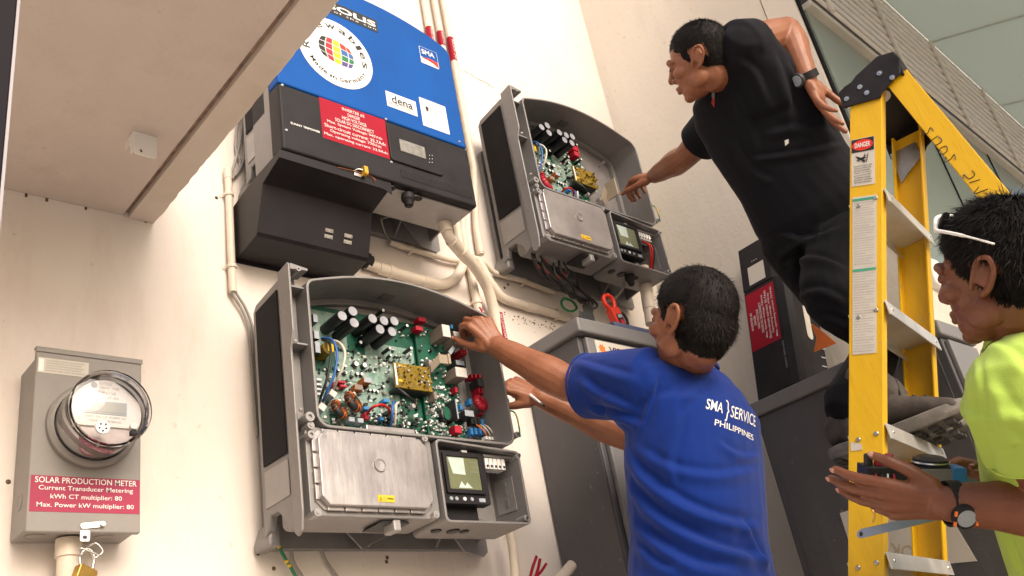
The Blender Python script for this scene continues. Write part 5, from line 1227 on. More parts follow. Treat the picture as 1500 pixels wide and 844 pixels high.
def head_parts(mb, c, F, U, sc=1.):
    F = Vector(F).normalized(); U = (Vector(U)-F*Vector(U).dot(F)).normalized(); Rt = F.cross(U)   # Rt: the person's right
    Rt = Rt*sc; F = F*sc; U = U*sc
    def h(x, y, z): return Vector(c)+Rt*x+F*y+U*z
    ax = (Rt, F, U)
    def hl(pts, rs, seg): limb(mb, pts, [r*sc for r in rs], seg)
    ell(mb, h(0, -.012, .032), (.075, .093, .083), ax, 26, 18)
    ell(mb, h(0, .022, .0), (.066, .066, .075), ax)
    ell(mb, h(0, .028, -.035), (.063, .060, .072), ax)
    ell(mb, h(0, .036, -.078), (.053, .047, .034), ax)
    ell(mb, h(0, .066, -.098), (.024, .018, .016), ax)
    ell(mb, h(0, -.040, -.040), (.052, .042, .068), ax)
    ell(mb, h(0, -.046, -.005), (.066, .052, .072), ax)
    for s in (-1, 1):
        ell(mb, h(s*.047, .055, -.022), (.022, .026, .020), ax)
        ell(mb, h(s*.052, .012, -.062), (.017, .035, .028), ax)
        ell(mb, h(s*.030, .078, .004), (.0135, .012, .0105), ax)          # lids
        hl([h(s*.010, .087, .020), h(s*.030, .085, .025), h(s*.050, .070, .018)], [.009, .009, .007], 10)
        # ear
        e = [h(s*.074, .012, -.022), h(s*.081, -.002, .004), h(s*.085, -.016, .022), h(s*.087, -.034, .020), h(s*.085, -.036, -.002), h(s*.079, -.020, -.026), h(s*.074, -.004, -.034)]
        hl(e, [.005, .0048, .0048, .005, .005, .0055, .006], 8)
        ell(mb, h(s*.076, -.014, -.002), (.006, .018, .022), ax)
        ell(mb, h(s*.014, .090, -.033), (.010, .010, .008), ax)
    hl([h(0, .086, .016), h(0, .094, -.006), h(0, .103, -.026)], [.0085, .010, .0125], 10)
    hl([h(-.021, .084, -.061), h(0, .094, -.057), h(.021, .084, -.061)], [.005, .0065, .005], 8)
    hl([h(-.019, .083, -.068), h(0, .092, -.070), h(.019, .083, -.068)], [.005, .007, .005], 8)
    return h, ax
def hair_obj(c, F, U, parent, off, me_body, n=5200, length=(.012, .030), line=.03, back=-.075, front_lift=.0, seed=1, stick=.35, cap=.004, fringe=.0, sc=1.):
    F = Vector(F).normalized(); U = (Vector(U)-F*Vector(U).dot(F)).normalized(); Rt = F.cross(U); c = Vector(c)
    rg = random.Random(seed)
    def cov(p):
        q = (p-c)/sc; x, y, z = q.dot(Rt), q.dot(F), q.dot(U); ax_ = abs(x)
        if y < -.02: lim = back+max(0., y+.085)*.35
        elif y < .012: lim = (back+.0228)+(y+.02)/.032*(-.005-(back+.0228))
        else: lim = -.012+(y-.012)*1.0 if y < .032 else .030+(y-.032)*.55
        if ax_ < .05 and y > .03: lim = max(lim, .052+(.05-ax_)*.15)
        if ax_ > .064 and -.046 < y < .010 and z < .030: return -1.
        return z-lim+mnoise.noise(p*70)*.005
    covered = lambda p: cov(p) > 0
    b = MB(); vs = me_body.vertices
    keep = {}
    tri = []
    for p in me_body.polygons:
        ce = p.center
        if (ce-c).length < .14 and covered(ce): tri.append(p)
    for p in tri:
        idx = []
        for i in p.vertices:
            if i not in keep:
                v = vs[i]; keep[i] = len(b.v); b.v.append(tuple(v.co+v.normal*(.0008+cap*min(1, max(0, cov(v.co))/.065)+min(1, max(0, cov(v.co))/.03)*.0014*mnoise.noise(v.co*45))))
            idx.append(keep[i])
        b.f.append(tuple(idx))
    crown = c+U*.09-F*.04
    for k in range(n):
        p = rg.choice(tri); o = p.center; nrm = p.normal
        flow = (o-crown); flow -= nrm*flow.dot(nrm); flow = flow.normalized() if flow.length > 1e-4 else F
        q = o-c; zz_ = q.dot(U)
        cv_ = min(1, max(.12, cov(o)/.05)); L_ = rg.uniform(*length)*(.25+.75*cv_)
        if q.dot(F) > .05 and zz_ > .05: L_ *= 1+fringe
        d = (nrm*stick*rg.uniform(.6, 1.6)+flow+Vector((rg.gauss(0, .3), rg.gauss(0, .3), rg.gauss(0, .3)))).normalized()
        d2 = (d-U*.25-nrm*.2+Vector((rg.gauss(0, .2), rg.gauss(0, .2), rg.gauss(0, .2)))).normalized()
        w_ = d.cross(nrm).normalized()*rg.uniform(.0006, .0011); s0 = o+nrm*cap*.5*cv_
        m1 = s0+d*L_*.55; tp = m1+d2*L_*.5
        b.add([s0-w_, s0+w_, m1+w_*.8, m1-w_*.8, tp], [(0, 1, 2, 3), (3, 2, 4)])
    b.v = [tuple(Vector(v)-off) for v in b.v]
    return b.build('hair', 'hair', parent, smooth='all')

def hand(mb, w, d, pn, ts, curls, spread=.10, thumb=(.55, .8, .35), tb=(.3, .3), sc=1.0):
    """w wrist, d finger direction, pn the way the palm faces, ts towards the thumb side"""
    d = Vector(d).normalized(); pn = Vector(pn); pn = (pn-d*pn.dot(d)).normalized(); t = d.cross(pn)
    ts = t if t.dot(Vector(ts)) > 0 else -t; w = Vector(w); tips = []
    offs = [.028, .009, -.011, -.029]; fw = [.086, .090, .086, .078]
    Ls = [(.041, .025, .021), (.045, .029, .022), (.042, .027, .021), (.033, .020, .019)]
    for i in range(4):
        k = w+d*fw[i]*sc+ts*offs[i]*sc-pn*(.003 if i in (1, 2) else 0)
        limb(mb, [w+ts*offs[i]*.55*sc+d*.008, w.lerp(k, .55)+ts*offs[i]*.12, k], [.0145*sc, .0135*sc, .0112*sc], 10)
        dd = (d+ts*spread*(1.5-i)).normalized(); p = k; pts = [k]; ang = 0
        ax = dd.cross(pn).normalized()
        for j in range(3):
            ang += curls[i][j]; dr = (Matrix.Rotation(ang, 3, ax) @ dd); p = p+dr*Ls[i][j]*sc; pts.append(p)
        rs = [.0108, .0094, .0086, .0068] if i < 3 else [.0095, .0082, .0075, .006]
        for a in range(3): limb(mb, [pts[a], pts[a].lerp(pts[a+1], .5), pts[a+1]], [rs[a]*sc, (rs[a]*.55+rs[a+1]*.42)*sc, rs[a+1]*sc], 10)
        tips.append((p, dr, Matrix.Rotation(ang, 3, ax) @ -pn))
    ell(mb, w+d*.045*sc+pn*.006*sc, (.034*sc, .040*sc, .016*sc), (ts, d, pn))
    ell(mb, w+d*.032*sc+ts*.022*sc+pn*.010*sc, (.017*sc, .030*sc, .017*sc), (ts, d, pn))
    b0 = w+d*.018*sc+ts*.026*sc+pn*.010*sc; d1 = (d*thumb[0]+ts*thumb[1]+pn*thumb[2]).normalized()
    d2 = (d1+d*tb[0]+pn*.1).normalized(); d3 = (d2+d*tb[1]+pn*.15-ts*.1).normalized()
    q1 = b0+d1*.040*sc; q2 = q1+d2*.034*sc; q3 = q2+d3*.026*sc
    for a, b_, r0, r1 in ((b0, q1, .0145, .0115), (q1, q2, .0112, .0098), (q2, q3, .0100, .0072)): limb(mb, [a, a.lerp(b_, .5), b_], [r0*sc, (r0+r1)*.47*sc, r1*sc], 10)
    tips.append((q3, d3, (-pn*.4+ts*.5-d3*d3.dot(-pn*.4+ts*.5)).normalized())); return tips
def nails(tips, par, off, sc=1.):
    for p, dr, up in tips:
        dr = Vector(dr).normalized(); up = (Vector(up)-dr*Vector(up).dot(dr)).normalized(); b = MB(); ell(b, Vector(p)+dr*.001+up*.0056*sc-off, (.0046*sc, .0062*sc, .0013), (dr.cross(up), dr, up), 10, 6); b.build('fingernail', 'nail', par, smooth='all')

def arm(mb, sh, el, wr, sc=1.):
    sh, el, wr = Vector(sh), Vector(el), Vector(wr)
    limb(mb, [sh, sh.lerp(el, .5), el], [.054*sc, .050*sc, .040*sc]); limb(mb, [el, el.lerp(wr, .28), el.lerp(wr, .7), wr], [.040*sc, .044*sc, .034*sc, .0265*sc])
def sleeve(mb, sh, el, frac, r0, r1, hem=.02):
    sh, el = Vector(sh), Vector(el); d = (el-sh).normalized(); e = sh.lerp(el, frac)
    path = [sh-d*.02, sh, sh.lerp(e, .5), e-d*.004, e, e+d*.0005, e-d*hem]; rad = [r0*.8, r0, (r0+r1)/2, r1, r1*.995, r1-.0075, r1-.012]
    mb.tube(path, rad, 28)
def torso_rings(hip, nb, latH, latN, prof):
    hip, nb = Vector(hip), Vector(nb); sp = nb-hip; out = []
    for t, w_, dpt, sh_ in prof:
        l = Vector(latH).lerp(Vector(latN), max(0, min(1, t))); s_ = sp.normalized(); l = (l-s_*l.dot(s_)).normalized(); dd = l.cross(s_)   # dd: forwards when lat is the left side
        out.append((hip+sp*t+dd*sh_, l*w_, dd*dpt))
    return out
def project_text(txt, m, parent, bvh, p00, p10, p01, dirn, off, lift=.0012, bold=.01, origin_off=Vector()):
    p00, p10, p01 = Vector(p00), Vector(p10), Vector(p01); dirn = Vector(dirn).normalized()
    vs, fs = glyphs(txt, bold); lo, hi = vs.min(0), vs.max(0); q = (vs-lo)/(hi-lo)
    # refine long edges so that the print follows the cloth
    pts = []
    for a, b_ in q:
        p = p00+(p10-p00)*a+(p01-p00)*b_
        hit = bvh.ray_cast(p-dirn*.15, dirn)
        pts.append((hit[0]-dirn*lift if hit[0] is not None else p)-off)
    return MB().add(pts, fs).build('print', m, parent)
def cam_hit(bvh, px, py):
    h = bvh.ray_cast(CAM, ray(px, py).normalized()); return h[0] if h[0] is not None else None
def bvh_of(me): return BVHTree.FromPolygons([v.co[:] for v in me.vertices], [p.vertices[:] for p in me.polygons])
ZV = Vector((0, 0, 1))
def watch(parent, w, d, up, off, r, m_band, m_case, m_face, name='wrist_watch', accents=None):
    d = Vector(d).normalized(); up = (Vector(up)-d*Vector(up).dot(d)).normalized(); sd_ = d.cross(up); w = Vector(w)-off
    n = 24; vs = []; fs = []
    for k in range(n):
        a = 6.2832*k/n; c = w+(up*math.cos(a)+sd_*math.sin(a))*r; c2 = w+(up*math.cos(a)+sd_*math.sin(a))*(r+.004)
        vs += [c-d*.010, c+d*.010, c2+d*.010, c2-d*.010]
    for k in range(n):
        j = (k+1) % n
        for a in range(4): fs.append((4*k+a, 4*k+(a+1) % 4, 4*j+(a+1) % 4, 4*j+a))
    b = MB().add(vs, fs).build(name, m_band, parent, smooth=True)
    o = w+up*(r+.002)
    MB().lathe([(.0, .013), (.016, .013), (.0195, .012), (.021, .006), (.020, 0), (0, 0)], o, up, 24).build('watch_case', m_case, b, smooth=True)
    MB().lathe([(.0, .0142), (.0145, .0142), (.0150, .0132)], o, up, 20).build('watch_face', m_face, b, smooth=True)
    if accents:
        for s in (-1, 1):
            for s2 in (-.6, .6): MB().obox(o+d*s*.0175+sd_*s2*.015+up*.011-d*.002-sd_*.004, d*.004, sd_*.008, up*.003).build('watch_accent', accents, b)
    return b
# ---- worker in the blue shirt, back to the camera, both hands at the lower inverter
def nrm(v): return Vector(v).normalized()
F = nrm((-.12, .99, 0)); LfB = ZV.cross(F)
hip = PT(1032, 905, 2.05); nb = PT(1010, 552, 2.25)
per = root('person', 'worker in a royal blue printed shirt reaching into the lower inverter', 'person', (hip.x, hip.y, 0)); OFF = Vector((hip.x, hip.y, 0))
lsh = nb+LfB*.165-ZV*.035+F*.02; rsh = nb-LfB*.165-ZV*.035+F*.03
lel = PT(838, 566, 2.30); lwr = PT(728, 508, 2.42); rel = PT(925, 640, 2.45); rwr = PT(790, 582, 2.50)
hc = PT(1013, 470, 2.13); Fh = nrm(-_R*.62+_f*.78-_U*.10); Uh = nrm(_U*.97+_R*.17)
sk = MB(); h_, ax_ = head_parts(sk, hc, Fh, Uh)
limb(sk, [nb-ZV*.06, nb+ZV*.01, hc-Uh*.055-Fh*.025], [.056, .054, .057])
limb(sk, [lsh, nb-ZV*.05, rsh], [.05, .07, .05]); arm(sk, lsh, lel, lwr, 1.06); arm(sk, rsh, rel, rwr, 1.02)
loft(sk, torso_rings(hip, nb, LfB, LfB, [(-.1, .12, .085, 0), (.4, .12, .085, 0), (.8, .13, .085, 0), (.97, .07, .06, 0)]))
C1 = [(.9, 1.0, .5), (.8, 1.1, .6), (.9, 1.1, .6), (1.0, 1.1, .6)]
tipsL = hand(sk, lwr, (lwr-lel).normalized()*.75+_U*.45, _f*.8-_R*.3-_U*.35, -_R*.9-_U*.3, C1, .04, (.75, .45, .5), (.5, .4))
C2 = [(.35, .5, .3), (.9, 1.1, .6), (.9, 1.1, .6), (.9, 1.1, .6)]
tipsR = hand(sk, rwr, (rwr-rel).normalized(), -_U*.7+_f*.4, -_f*.3+_U*.6-_R*.3, C2, .04, (.8, .5, .3), (.4, .3))
bme = fuse(sk, .0030, 3)
hr_src = bme.copy()
sh = MB()
loft(sh, torso_rings(hip, nb, LfB, LfB, [(-.32, .212, .178, 0), (-.16, .204, .170, 0), (0, .190, .156, 0), (.3, .174, .136, 0), (.6, .194, .135, 0), (.82, .202, .124, -.005), (.93, .150, .100, -.005), (.985, .098, .082, 0), (1.02, .074, .072, .004), (1.01, .066, .064, .004), (.96, .060, .058, .004)]))
sleeve(sh, lsh-LfB*.02-ZV*.004, lel, .80, .088, .079); sleeve(sh, rsh+LfB*.02, rel, .72, .085, .076)
limb(sh, [lsh-ZV*.01, nb-ZV*.055, rsh-ZV*.01], [.068, .086, .068])
limb(sh, [lsh-ZV*.09-LfB*.06, lsh+(lel-lsh)*.25-ZV*.04], [.085, .07])
shm = fuse(sh, .0042, 7)
line_folds(shm, [([(912, 655), (940, 700), (1000, 745), (1070, 770), (1125, 775)], .014, 0.0108), ([(914, 700), (950, 750), (1010, 790), (1080, 815), (1140, 825)], .013, 0.0108), ([(918, 760), (960, 800), (1020, 835), (1080, 842)], .014, 0.0095), ([(930, 660), (985, 690), (1050, 700), (1110, 690)], .012, 0.0054),
    ([(1000, 600), (980, 660), (985, 720)], .012, 0.0047), ([(962, 545), (952, 590), (935, 640)], .006, 0.0047), ([(850, 560), (880, 580), (925, 600)], .012, 0.0081), ([(862, 600), (900, 610), (940, 625)], .011, 0.0081), ([(842, 530), (880, 545), (930, 560)], .012, 0.0054), ([(1085, 770), (1105, 800), (1125, 835)], .014, 0.0095), ([(1040, 548), (1020, 570), (1000, 592)], .010, 0.0041), ([(1050, 650), (1085, 670), (1112, 668)], .010, 0.0041), ([(930, 800), (960, 830), (990, 842)], .012, 0.0081)])
sbv = bvh_of(shm)
p00, p10, p01 = cam_hit(sbv, 1033, 606), cam_hit(sbv, 1112, 632), cam_hit(sbv, 1034, 582)
shirt = finish(shm, 'shirt', 'blue_shirt', per, OFF)
def cam_text(txt, px, par, m='white_print', bold=.01, bv=None, off=OFF):
    """px = bottom-left, bottom-right, top-left in the picture; hits fix the print's place, the cloth carries it"""
    a, b_, c = [cam_hit(bv, *q) for q in px]
    dirn = -((b_-a).cross(c-a)).normalized()
    if dirn.dot(_f) < 0: dirn = -dirn
    return project_text(txt, m, par, bv, a, b_, c, dirn, off, bold=bold)
cam_text('SMA', [(1033, 599), (1058, 606), (1035, 584)], shirt, bold=.008, bv=sbv)
cam_text('}', [(1061, 617), (1066, 619), (1063, 586)], shirt, bv=sbv, bold=0)
cam_text('SERVICE', [(1069, 611), (1106, 626), (1071, 594)], shirt, bv=sbv, bold=0)
cam_text('PHILIPPINES', [(1046, 623), (1103, 646), (1047, 614)], shirt, bv=sbv, bold=.003)
body = finish(bme, 'body', 'skin', per, OFF); nails(tipsL, per, OFF); nails(tipsR, per, OFF)
ring_part('collar', 'blue_shirt', per, nb+ZV*.012+F*.004, nrm(nb-hip)+F*.12, (.076, .074), .0055, OFF, LfB)
e_ = lsh.lerp(lel, .80); ring_part('sleeve_hem', 'blue_shirt', per, e_-nrm(lel-lsh)*.004-LfB*.004, lel-lsh, .0775, .0028, OFF)
hair_obj(hc, Fh, Uh, per, OFF, hr_src, n=15000, length=(.012, .024), seed=3, back=-.094, stick=.34, cap=.010)
tr_ = MB()
loft(tr_, [(hip+ZV*.02, LfB*.16, F*.118), (hip-ZV*.08, LfB*.168, F*.122), (hip-ZV*.16, LfB*.15, F*.11)])
for s in (-1, 1): limb(tr_, [hip+LfB*s*.085-ZV*.1, Vector((hip.x, hip.y, .48))+LfB*s*.10+F*.02, Vector((hip.x, hip.y, .09))+LfB*s*.11], [.088, .066, .055])
finish(fuse(tr_, .008, 3), 'trousers', 'jeans', per, OFF)
def plain_shoe(par, at_, fwd, off, m='shoe_grey'):
    fwd = nrm(fwd); s_ = MB(); sd_ = fwd.cross(ZV); at_ = Vector(at_)
    limb(s_, [at_-fwd*.03+ZV*.05, at_+fwd*.08+ZV*.045, at_+fwd*.19+ZV*.035], [.045, .046, .038]); limb(s_, [at_-fwd*.02+ZV*.05, at_-fwd*.02+ZV*.11], [.042, .042])
    s_.v = [(x, y, max(z, at_.z+.004)) for x, y, z in s_.v]
    return finish(fuse(s_, .005, 2), 'shoe', m, par, off)
for s in (-1, 1): plain_shoe(per, Vector((hip.x, hip.y, 0))+LfB*s*.11, F, OFF)
# screwdriver in his right hand
s0 = PT(786, 586, 2.46); s1 = PT(812, 606, 2.40)
sdv = root('screwdriver', 'slim screwdriver with bright shaft in the hand of the worker in blue', 'tool', s0)
dv = (s1-s0).normalized(); MB().cyl(-dv*.03, dv*.018, .0042, .003, 10).build('handle', 'white', sdv, smooth=True); MB().cyl(dv*.018, dv*.045, .002, .0014, 8).build('shaft', 'steel', sdv); MB().cyl(dv*.030, dv*.046, .0031, .0010, 8).build('tip', 'black_plastic', sdv)

# ---- worker on the ladder
hip = PT(1200, 318, 2.74); nb = PT(1066, 100, 2.72)
per = root('person', 'worker in dark shirt and trousers leaning out from the ladder', 'person', (hip.x, hip.y, 0)); OFF = Vector((hip.x, hip.y, 0))
latN = nrm((-.12, -.97, .12)); latH = nrm((.45, -.88, 0)); sp = (nb-hip).normalized()
lsh = PT(1088, 70, 2.62); rsh = PT(1078, 152, 2.84)
lel = PT(1152, 46, 2.72); lwr = PT(1182, 116, 2.60); rel = PT(1004, 230, 3.04); rwr = PT(958, 258, 3.24)
hc = PT(1024, 88, 2.66); Fh = nrm(-_R*.84+_f*.44-_U*.32); Uh = nrm(_U*.95-_R*.22)
sk = MB(); head_parts(sk, hc, Fh, Uh, .91)
limb(sk, [nb-sp*.06, nb, hc-Uh*.055-Fh*.03], [.062, .055, .053])
limb(sk, [lsh, nb-sp*.05, rsh], [.05, .07, .05]); arm(sk, lsh, lel, lwr, 1.06); arm(sk, rsh, rel, rwr, 1.0)
loft(sk, torso_rings(hip, nb, latH, latN, [(-.05, .12, .085, 0), (.4, .12, .085, 0), (.8, .13, .085, 0), (.97, .07, .06, 0)]))
CF = [(.05, .12, .1), (.10, .18, .1), (.16, .22, .15), (.25, .25, .2)]
tipsL = hand(sk, lwr, _R*.30-_U*.78-_f*.32, _R*.5+_U*.45-_f*.3, _R*.55+_U*.65, CF, .12, (.85, .42, .35), (.35, .2), sc=1.02)
CG = [(.7, .9, .5)]*4
tipsR = hand(sk, rwr, (rwr-rel).normalized()*.9-_R*.3+_U*.15, -_R*.1+_f*.5-_U*.6, _U*.8-_R*.5, CG, .04, (.8, .55, .2), (.3, .2))
bme = fuse(sk, .0030, 3); hr_src = bme.copy()
sh = MB()
loft(sh, torso_rings(hip, nb, latH, latN, [(-.02, .178, .150, 0), (.10, .180, .152, .0), (.3, .168, .140, -.004), (.6, .178, .130, -.014), (.80, .178, .114, -.012), (.92, .150, .100, -.004), (.985, .098, .082, 0), (1.02, .074, .070, .004), (1.01, .066, .064, .004), (.96, .060, .058, .004)]))
sleeve(sh, lsh-latN*.01, lel, .36, .088, .072); sleeve(sh, rsh, rel, .74, .082, .068)
limb(sh, [lsh-sp*.005, nb-sp*.055, rsh-sp*.005], [.076, .090, .066])
limb(sh, [lsh+(lel-lsh)*.1, nb.lerp(hip, .28)+latN*.06], [.078, .12])
shm = fuse(sh, .0042, 18)
line_folds(shm, [([(1130, 80), (1150, 130), (1160, 190)], .016, .008), ([(1150, 90), (1180, 140), (1215, 190)], .014, .008), ([(1062, 120), (1090, 170), (1110, 230)], .016, .006), ([(1100, 235), (1160, 228), (1240, 212)], .010, .006), ([(1120, 200), (1170, 190), (1225, 200)], .014, .006), ([(1080, 90), (1105, 110), (1120, 150)], .012, .005), ([(1075, 210), (1100, 250), (1130, 270)], .012, .006)])
sbv = bvh_of(shm); shirt = finish(shm, 'shirt', 'navy_shirt', per, OFF)
for q, m_, n_ in (([(1150, 214), (1155, 210), (1155, 204), (1149, 206)], 'white_print', 'sleeve_tag'), ([(1042, 152), (1046, 158), (1047, 146), (1043, 143)], 'comp_red', 'chest_logo'), ([(1042, 142), (1046, 146), (1047, 134), (1043, 131)], 'grey_ink', 'chest_logo')):
    hh = [cam_hit(sbv, *p_) for p_ in q]
    if all(x is not None for x in hh): MB().add([x-_f*.002-OFF for x in hh], [(0, 1, 2, 3)]).build(n_, m_, shirt)
finish(bme, 'body', 'skin', per, OFF); nails(tipsR, per, OFF)
ring_part('collar', 'navy_shirt', per, nb+sp*.012, sp, (.075, .073), .0055, OFF, latN)
hair_obj(hc, Fh, Uh, per, OFF, hr_src, n=11000, length=(.006, .013), seed=5, back=-.06, stick=.6, cap=.0035, sc=.91)
for s in (-1, 1):
    Rt = Fh.cross(Uh); p0 = hc+(Rt*s*.030+Fh*.089+Uh*.0)*.91-OFF
    MB().tube([p0-Rt*.013-Fh*.004, p0+Fh*.002, p0+Rt*.013*1-Fh*.006], .0013, 6).build('lashes', 'hair', per)
    p0 = hc+(Rt*s*.030+Fh*.092+Uh*.026)*.91-OFF; MB().tube([p0-Rt*s*.020-Fh*.001, p0, p0+Rt*s*.022-Fh*.012], [.002, .003, .0015], 6).build('eyebrow', 'hair', per)
watch(per, lwr-nrm(_R*.45-_U*.9)*.006, _R*.45-_U*.9, -_R*.8-_f*.5, OFF, .031, 'black_plastic', 'comp_dark', 'comp_grey')
# trousers, shoes on the ladder step
ZST = LT.z+zs[2]+.012
def stepw(s_, n_): q = LQ(s_, SLA*(-(zs[2]+.012))+n_, zs[2]+.012)+LO; return q
heel1 = LQ(.235, .425, zs[2]+.012)+LO; fw1 = (-ln_).normalized()
an1 = heel1+ZV*.130+fw1*.085; an2 = an1+ls*.13+ln_*.02
kn1 = PT(1214, 425, 2.52); kn2 = PT(1206, 420, 2.72); md1 = PT(1282, 500, 2.42); md2 = PT(1285, 498, 2.62)
tr_ = MB(); latP = latH
loft(tr_, [(hip+sp*.06, latP*.168, latP.cross(sp)*.140), (hip-ZV*.03, latP*.172, latP.cross(sp)*.142), (hip-ZV*.12, latP*.155, latP.cross(ZV)*.13)])
limb(tr_, [hip+latP*.085-ZV*.04, kn1, md1, an1], [.105, .078, .058, .062]); limb(tr_, [hip-latP*.085-ZV*.04, kn2, md2, an2], [.105, .080, .056, .056])
tm = fuse(tr_, .005, 5); line_folds(tm, [([(1112, 300), (1160, 312), (1230, 297)], .014, .007), ([(1130, 340), (1180, 352), (1238, 332)], .013, .007), ([(1142, 390), (1190, 380), (1240, 396)], .013, .007), ([(1162, 440), (1200, 428), (1238, 446)], .012, .007), ([(1178, 480), (1212, 470), (1240, 482)], .012, .006), ([(1196, 262), (1204, 300), (1198, 350)], .005, .003), ([(1150, 320), (1165, 370), (1160, 420)], .014, .005)])
finish(tm, 'trousers', 'navy_trousers', per, OFF)
def boot(at_, fwd, off, L_=.285, tilt=0):
    fwd = nrm(fwd); sd_ = fwd.cross(ZV).normalized(); at_ = Vector(at_)
    K_ = 1.13
    def q(x, y, z): return at_+fwd*x*K_+sd_*y*K_+ZV*z*(1.2 if z < .03 else 1.2+.45*min(1, (z-.03)/.03))
    s_ = MB()
    loft(s_, [(q(-.035, 0, .045), sd_*.030, ZV*.030), (q(-.01, 0, .052), sd_*.038, ZV*.040), (q(.06, 0, .055), sd_*.042, ZV*.044), (q(.13, .003, .046), sd_*.046, ZV*.034), (q(.19, .004, .036), sd_*.046, ZV*.026), (q(.228, .003, .030), sd_*.036, ZV*.018), (q(.243, .002, .027), sd_*.018, ZV*.008)], 20)
    limb(s_, [q(.015, 0, .045), q(.065, 0, .085)], [.042, .047]); limb(s_, [q(.115, 0, .066), q(.075, 0, .100)], [.040, .048])
    o = finish(fuse(s_, .0038, 4), 'shoe', 'shoe_grey', per, off)
    out = [(-.045, -.022), (-.052, 0), (-.045, .022), (-.02, .036), (.05, .036), (.11, .046), (.17, .052), (.215, .044), (.243, .022), (.25, 0), (.243, -.022), (.215, -.042), (.17, -.048), (.11, -.042), (.05, -.036), (-.02, -.036)]
    rg = [(u, v) for u, v in out]; vs = []; fs = []; N = len(rg)
    for zz_, k_ in ((0, .94), (.010, 1.0), (.026, .97)):
        for u, v in rg: vs.append(q((u-.1)*k_+.1, v*k_, zz_+(.012*max(0, (u-.17)/.08)**2))-off)
    for a in range(2): fs += [(a*N+i, a*N+(i+1) % N, (a+1)*N+(i+1) % N, (a+1)*N+i) for i in range(N)]
    fs += [tuple(range(N))[::-1], tuple(range(2*N, 3*N))]
    so_ = MB().add(vs, fs).build('sole', 'shoe_sole', o, .003, smooth=True)
    tb = MB()
    for a in range(8):
        for b_ in range(3):
            u = -.035+.034*a; v = (-.026+.026*b_)*(1 if u > .08 else .8); tb.obox(q(u, v-.009, -.006+.012*max(0, (u-.17)/.08)**2)-off, fwd*.020, sd_*.018, ZV*.008)
    tb.build('tread', 'rubber', o)['kind'] = 'stuff'
    bvs = BVHTree.FromPolygons([v.co[:] for v in o.data.vertices], [p.vertices[:] for p in o.data.polygons])
    for k_ in range(4):
        lp = []
        for m_ in (-.024, -.012, 0, .012, .024):
            c_ = q(.118+.022*k_, m_, .1)-off; ht = bvs.ray_cast(c_+ZV*.2, -ZV)
            if ht[0] is not None: lp.append(ht[0]+ZV*.0015)
        if len(lp) > 2: MB().tube(lp, .0024, 6).build('lace', 'rubber', o, smooth='all')
    return o
boot(heel1+fw1*.055+ZV*.006, fw1, OFF)
boot(heel1+ls*.125+fw1*.03+ZV*.006, fw1, OFF)

# ---- worker in the lime shirt holding a module
hip = PT(1650, 960, 1.60); nb = PT(1512, 505, 1.58)
per = root('person', 'worker in a lime green shirt with sunglasses pushed up on black hair', 'person', (hip.x, hip.y, 0)); OFF = Vector((hip.x, hip.y, 0))
F = nrm((-.22, .97, 0)); Lf = ZV.cross(F); sp = (nb-hip).normalized()
lsh = PT(1490, 575, 1.45); rsh = nb-Lf*.16-ZV*.04
lel = PT(1562, 745, 1.47); lwr = PT(1385, 738, 1.54); rel = PT(1540, 740, 1.95); rwr = PT(1440, 692, 1.84)
hc = PT(1464, 397, 1.55); Fh = nrm(-_R*.55+_f*.82-_U*.18); Uh = nrm(_U*.98-_R*.10)
sk = MB(); head_parts(sk, hc, Fh, Uh)
limb(sk, [nb-ZV*.06, nb, hc-Uh*.055-Fh*.03], [.070, .062, .060])
limb(sk, [lsh, nb-ZV*.05, rsh], [.05, .07, .05]); arm(sk, lsh, lel, lwr, 1.10); arm(sk, rsh, rel, rwr, 1.0)
loft(sk, torso_rings(hip, nb, Lf, Lf, [(-.05, .12, .085, 0), (.4, .12, .085, 0), (.8, .13, .085, 0), (.97, .07, .06, 0)]))
CH = [(.10, .22, .15), (.16, .25, .2), (.22, .3, .2), (.5, .35, .2)]
tipsL = hand(sk, lwr, -_R*.85-_U*.02+_f*.50, _f*.80+_R*.3+_U*.35, _U, CH, .05, (.80, .52, .1), (.6, .3), sc=1.04)
tipsR = hand(sk, rwr, -_R*.85+_U*.12-_f*.3, -_f*.5-_U*.4-_R*.3, _U*.8-_f*.4, [(.35, .5, .3), (.5, .6, .3), (.6, .6, .3), (.6, .6, .3)], .06, (.8, .5, .2), (.4, .2))
bme = fuse(sk, .0026, 3); hr_src = bme.copy()
sh = MB()
loft(sh, torso_rings(hip, nb, Lf, Lf, [(-.22, .180, .145, 0), (0, .178, .142, 0), (.3, .172, .138, 0), (.6, .188, .138, 0), (.82, .192, .122, 0), (.93, .150, .100, 0), (.985, .098, .084, 0), (1.02, .078, .074, .004), (1.01, .068, .066, .004), (.96, .060, .058, .004)]))
sleeve(sh, lsh, lel, .52, .088, .080); sleeve(sh, rsh+Lf*.02, rel, .62, .084, .078)
limb(sh, [lsh-ZV*.002, nb-ZV*.055, rsh-ZV*.005], [.080, .088, .066])
shm = fuse(sh, .0042, 7)
line_folds(shm, [([(1428, 520), (1436, 580), (1448, 640)], .006, .0035), ([(1445, 560), (1470, 600), (1496, 625)], .012, .006), ([(1420, 600), (1435, 650), (1455, 700)], .012, .006), ([(1472, 780), (1482, 812), (1492, 838)], .010, .005), ([(1450, 505), (1478, 522), (1496, 550)], .011, .005), ([(1455, 590), (1478, 640), (1490, 652)], .010, .004)])
sleeve_line = lsh.lerp(lel, .59)
finish(shm, 'shirt', 'lime_shirt', per, OFF)
finish(bme, 'body', 'skin_dark', per, OFF); nails(tipsL, per, OFF, 1.04); nails(tipsR, per, OFF)
ring_part('collar', 'lime_shirt', per, nb+sp*.010, sp, (.079, .076), .0055, OFF, Lf)
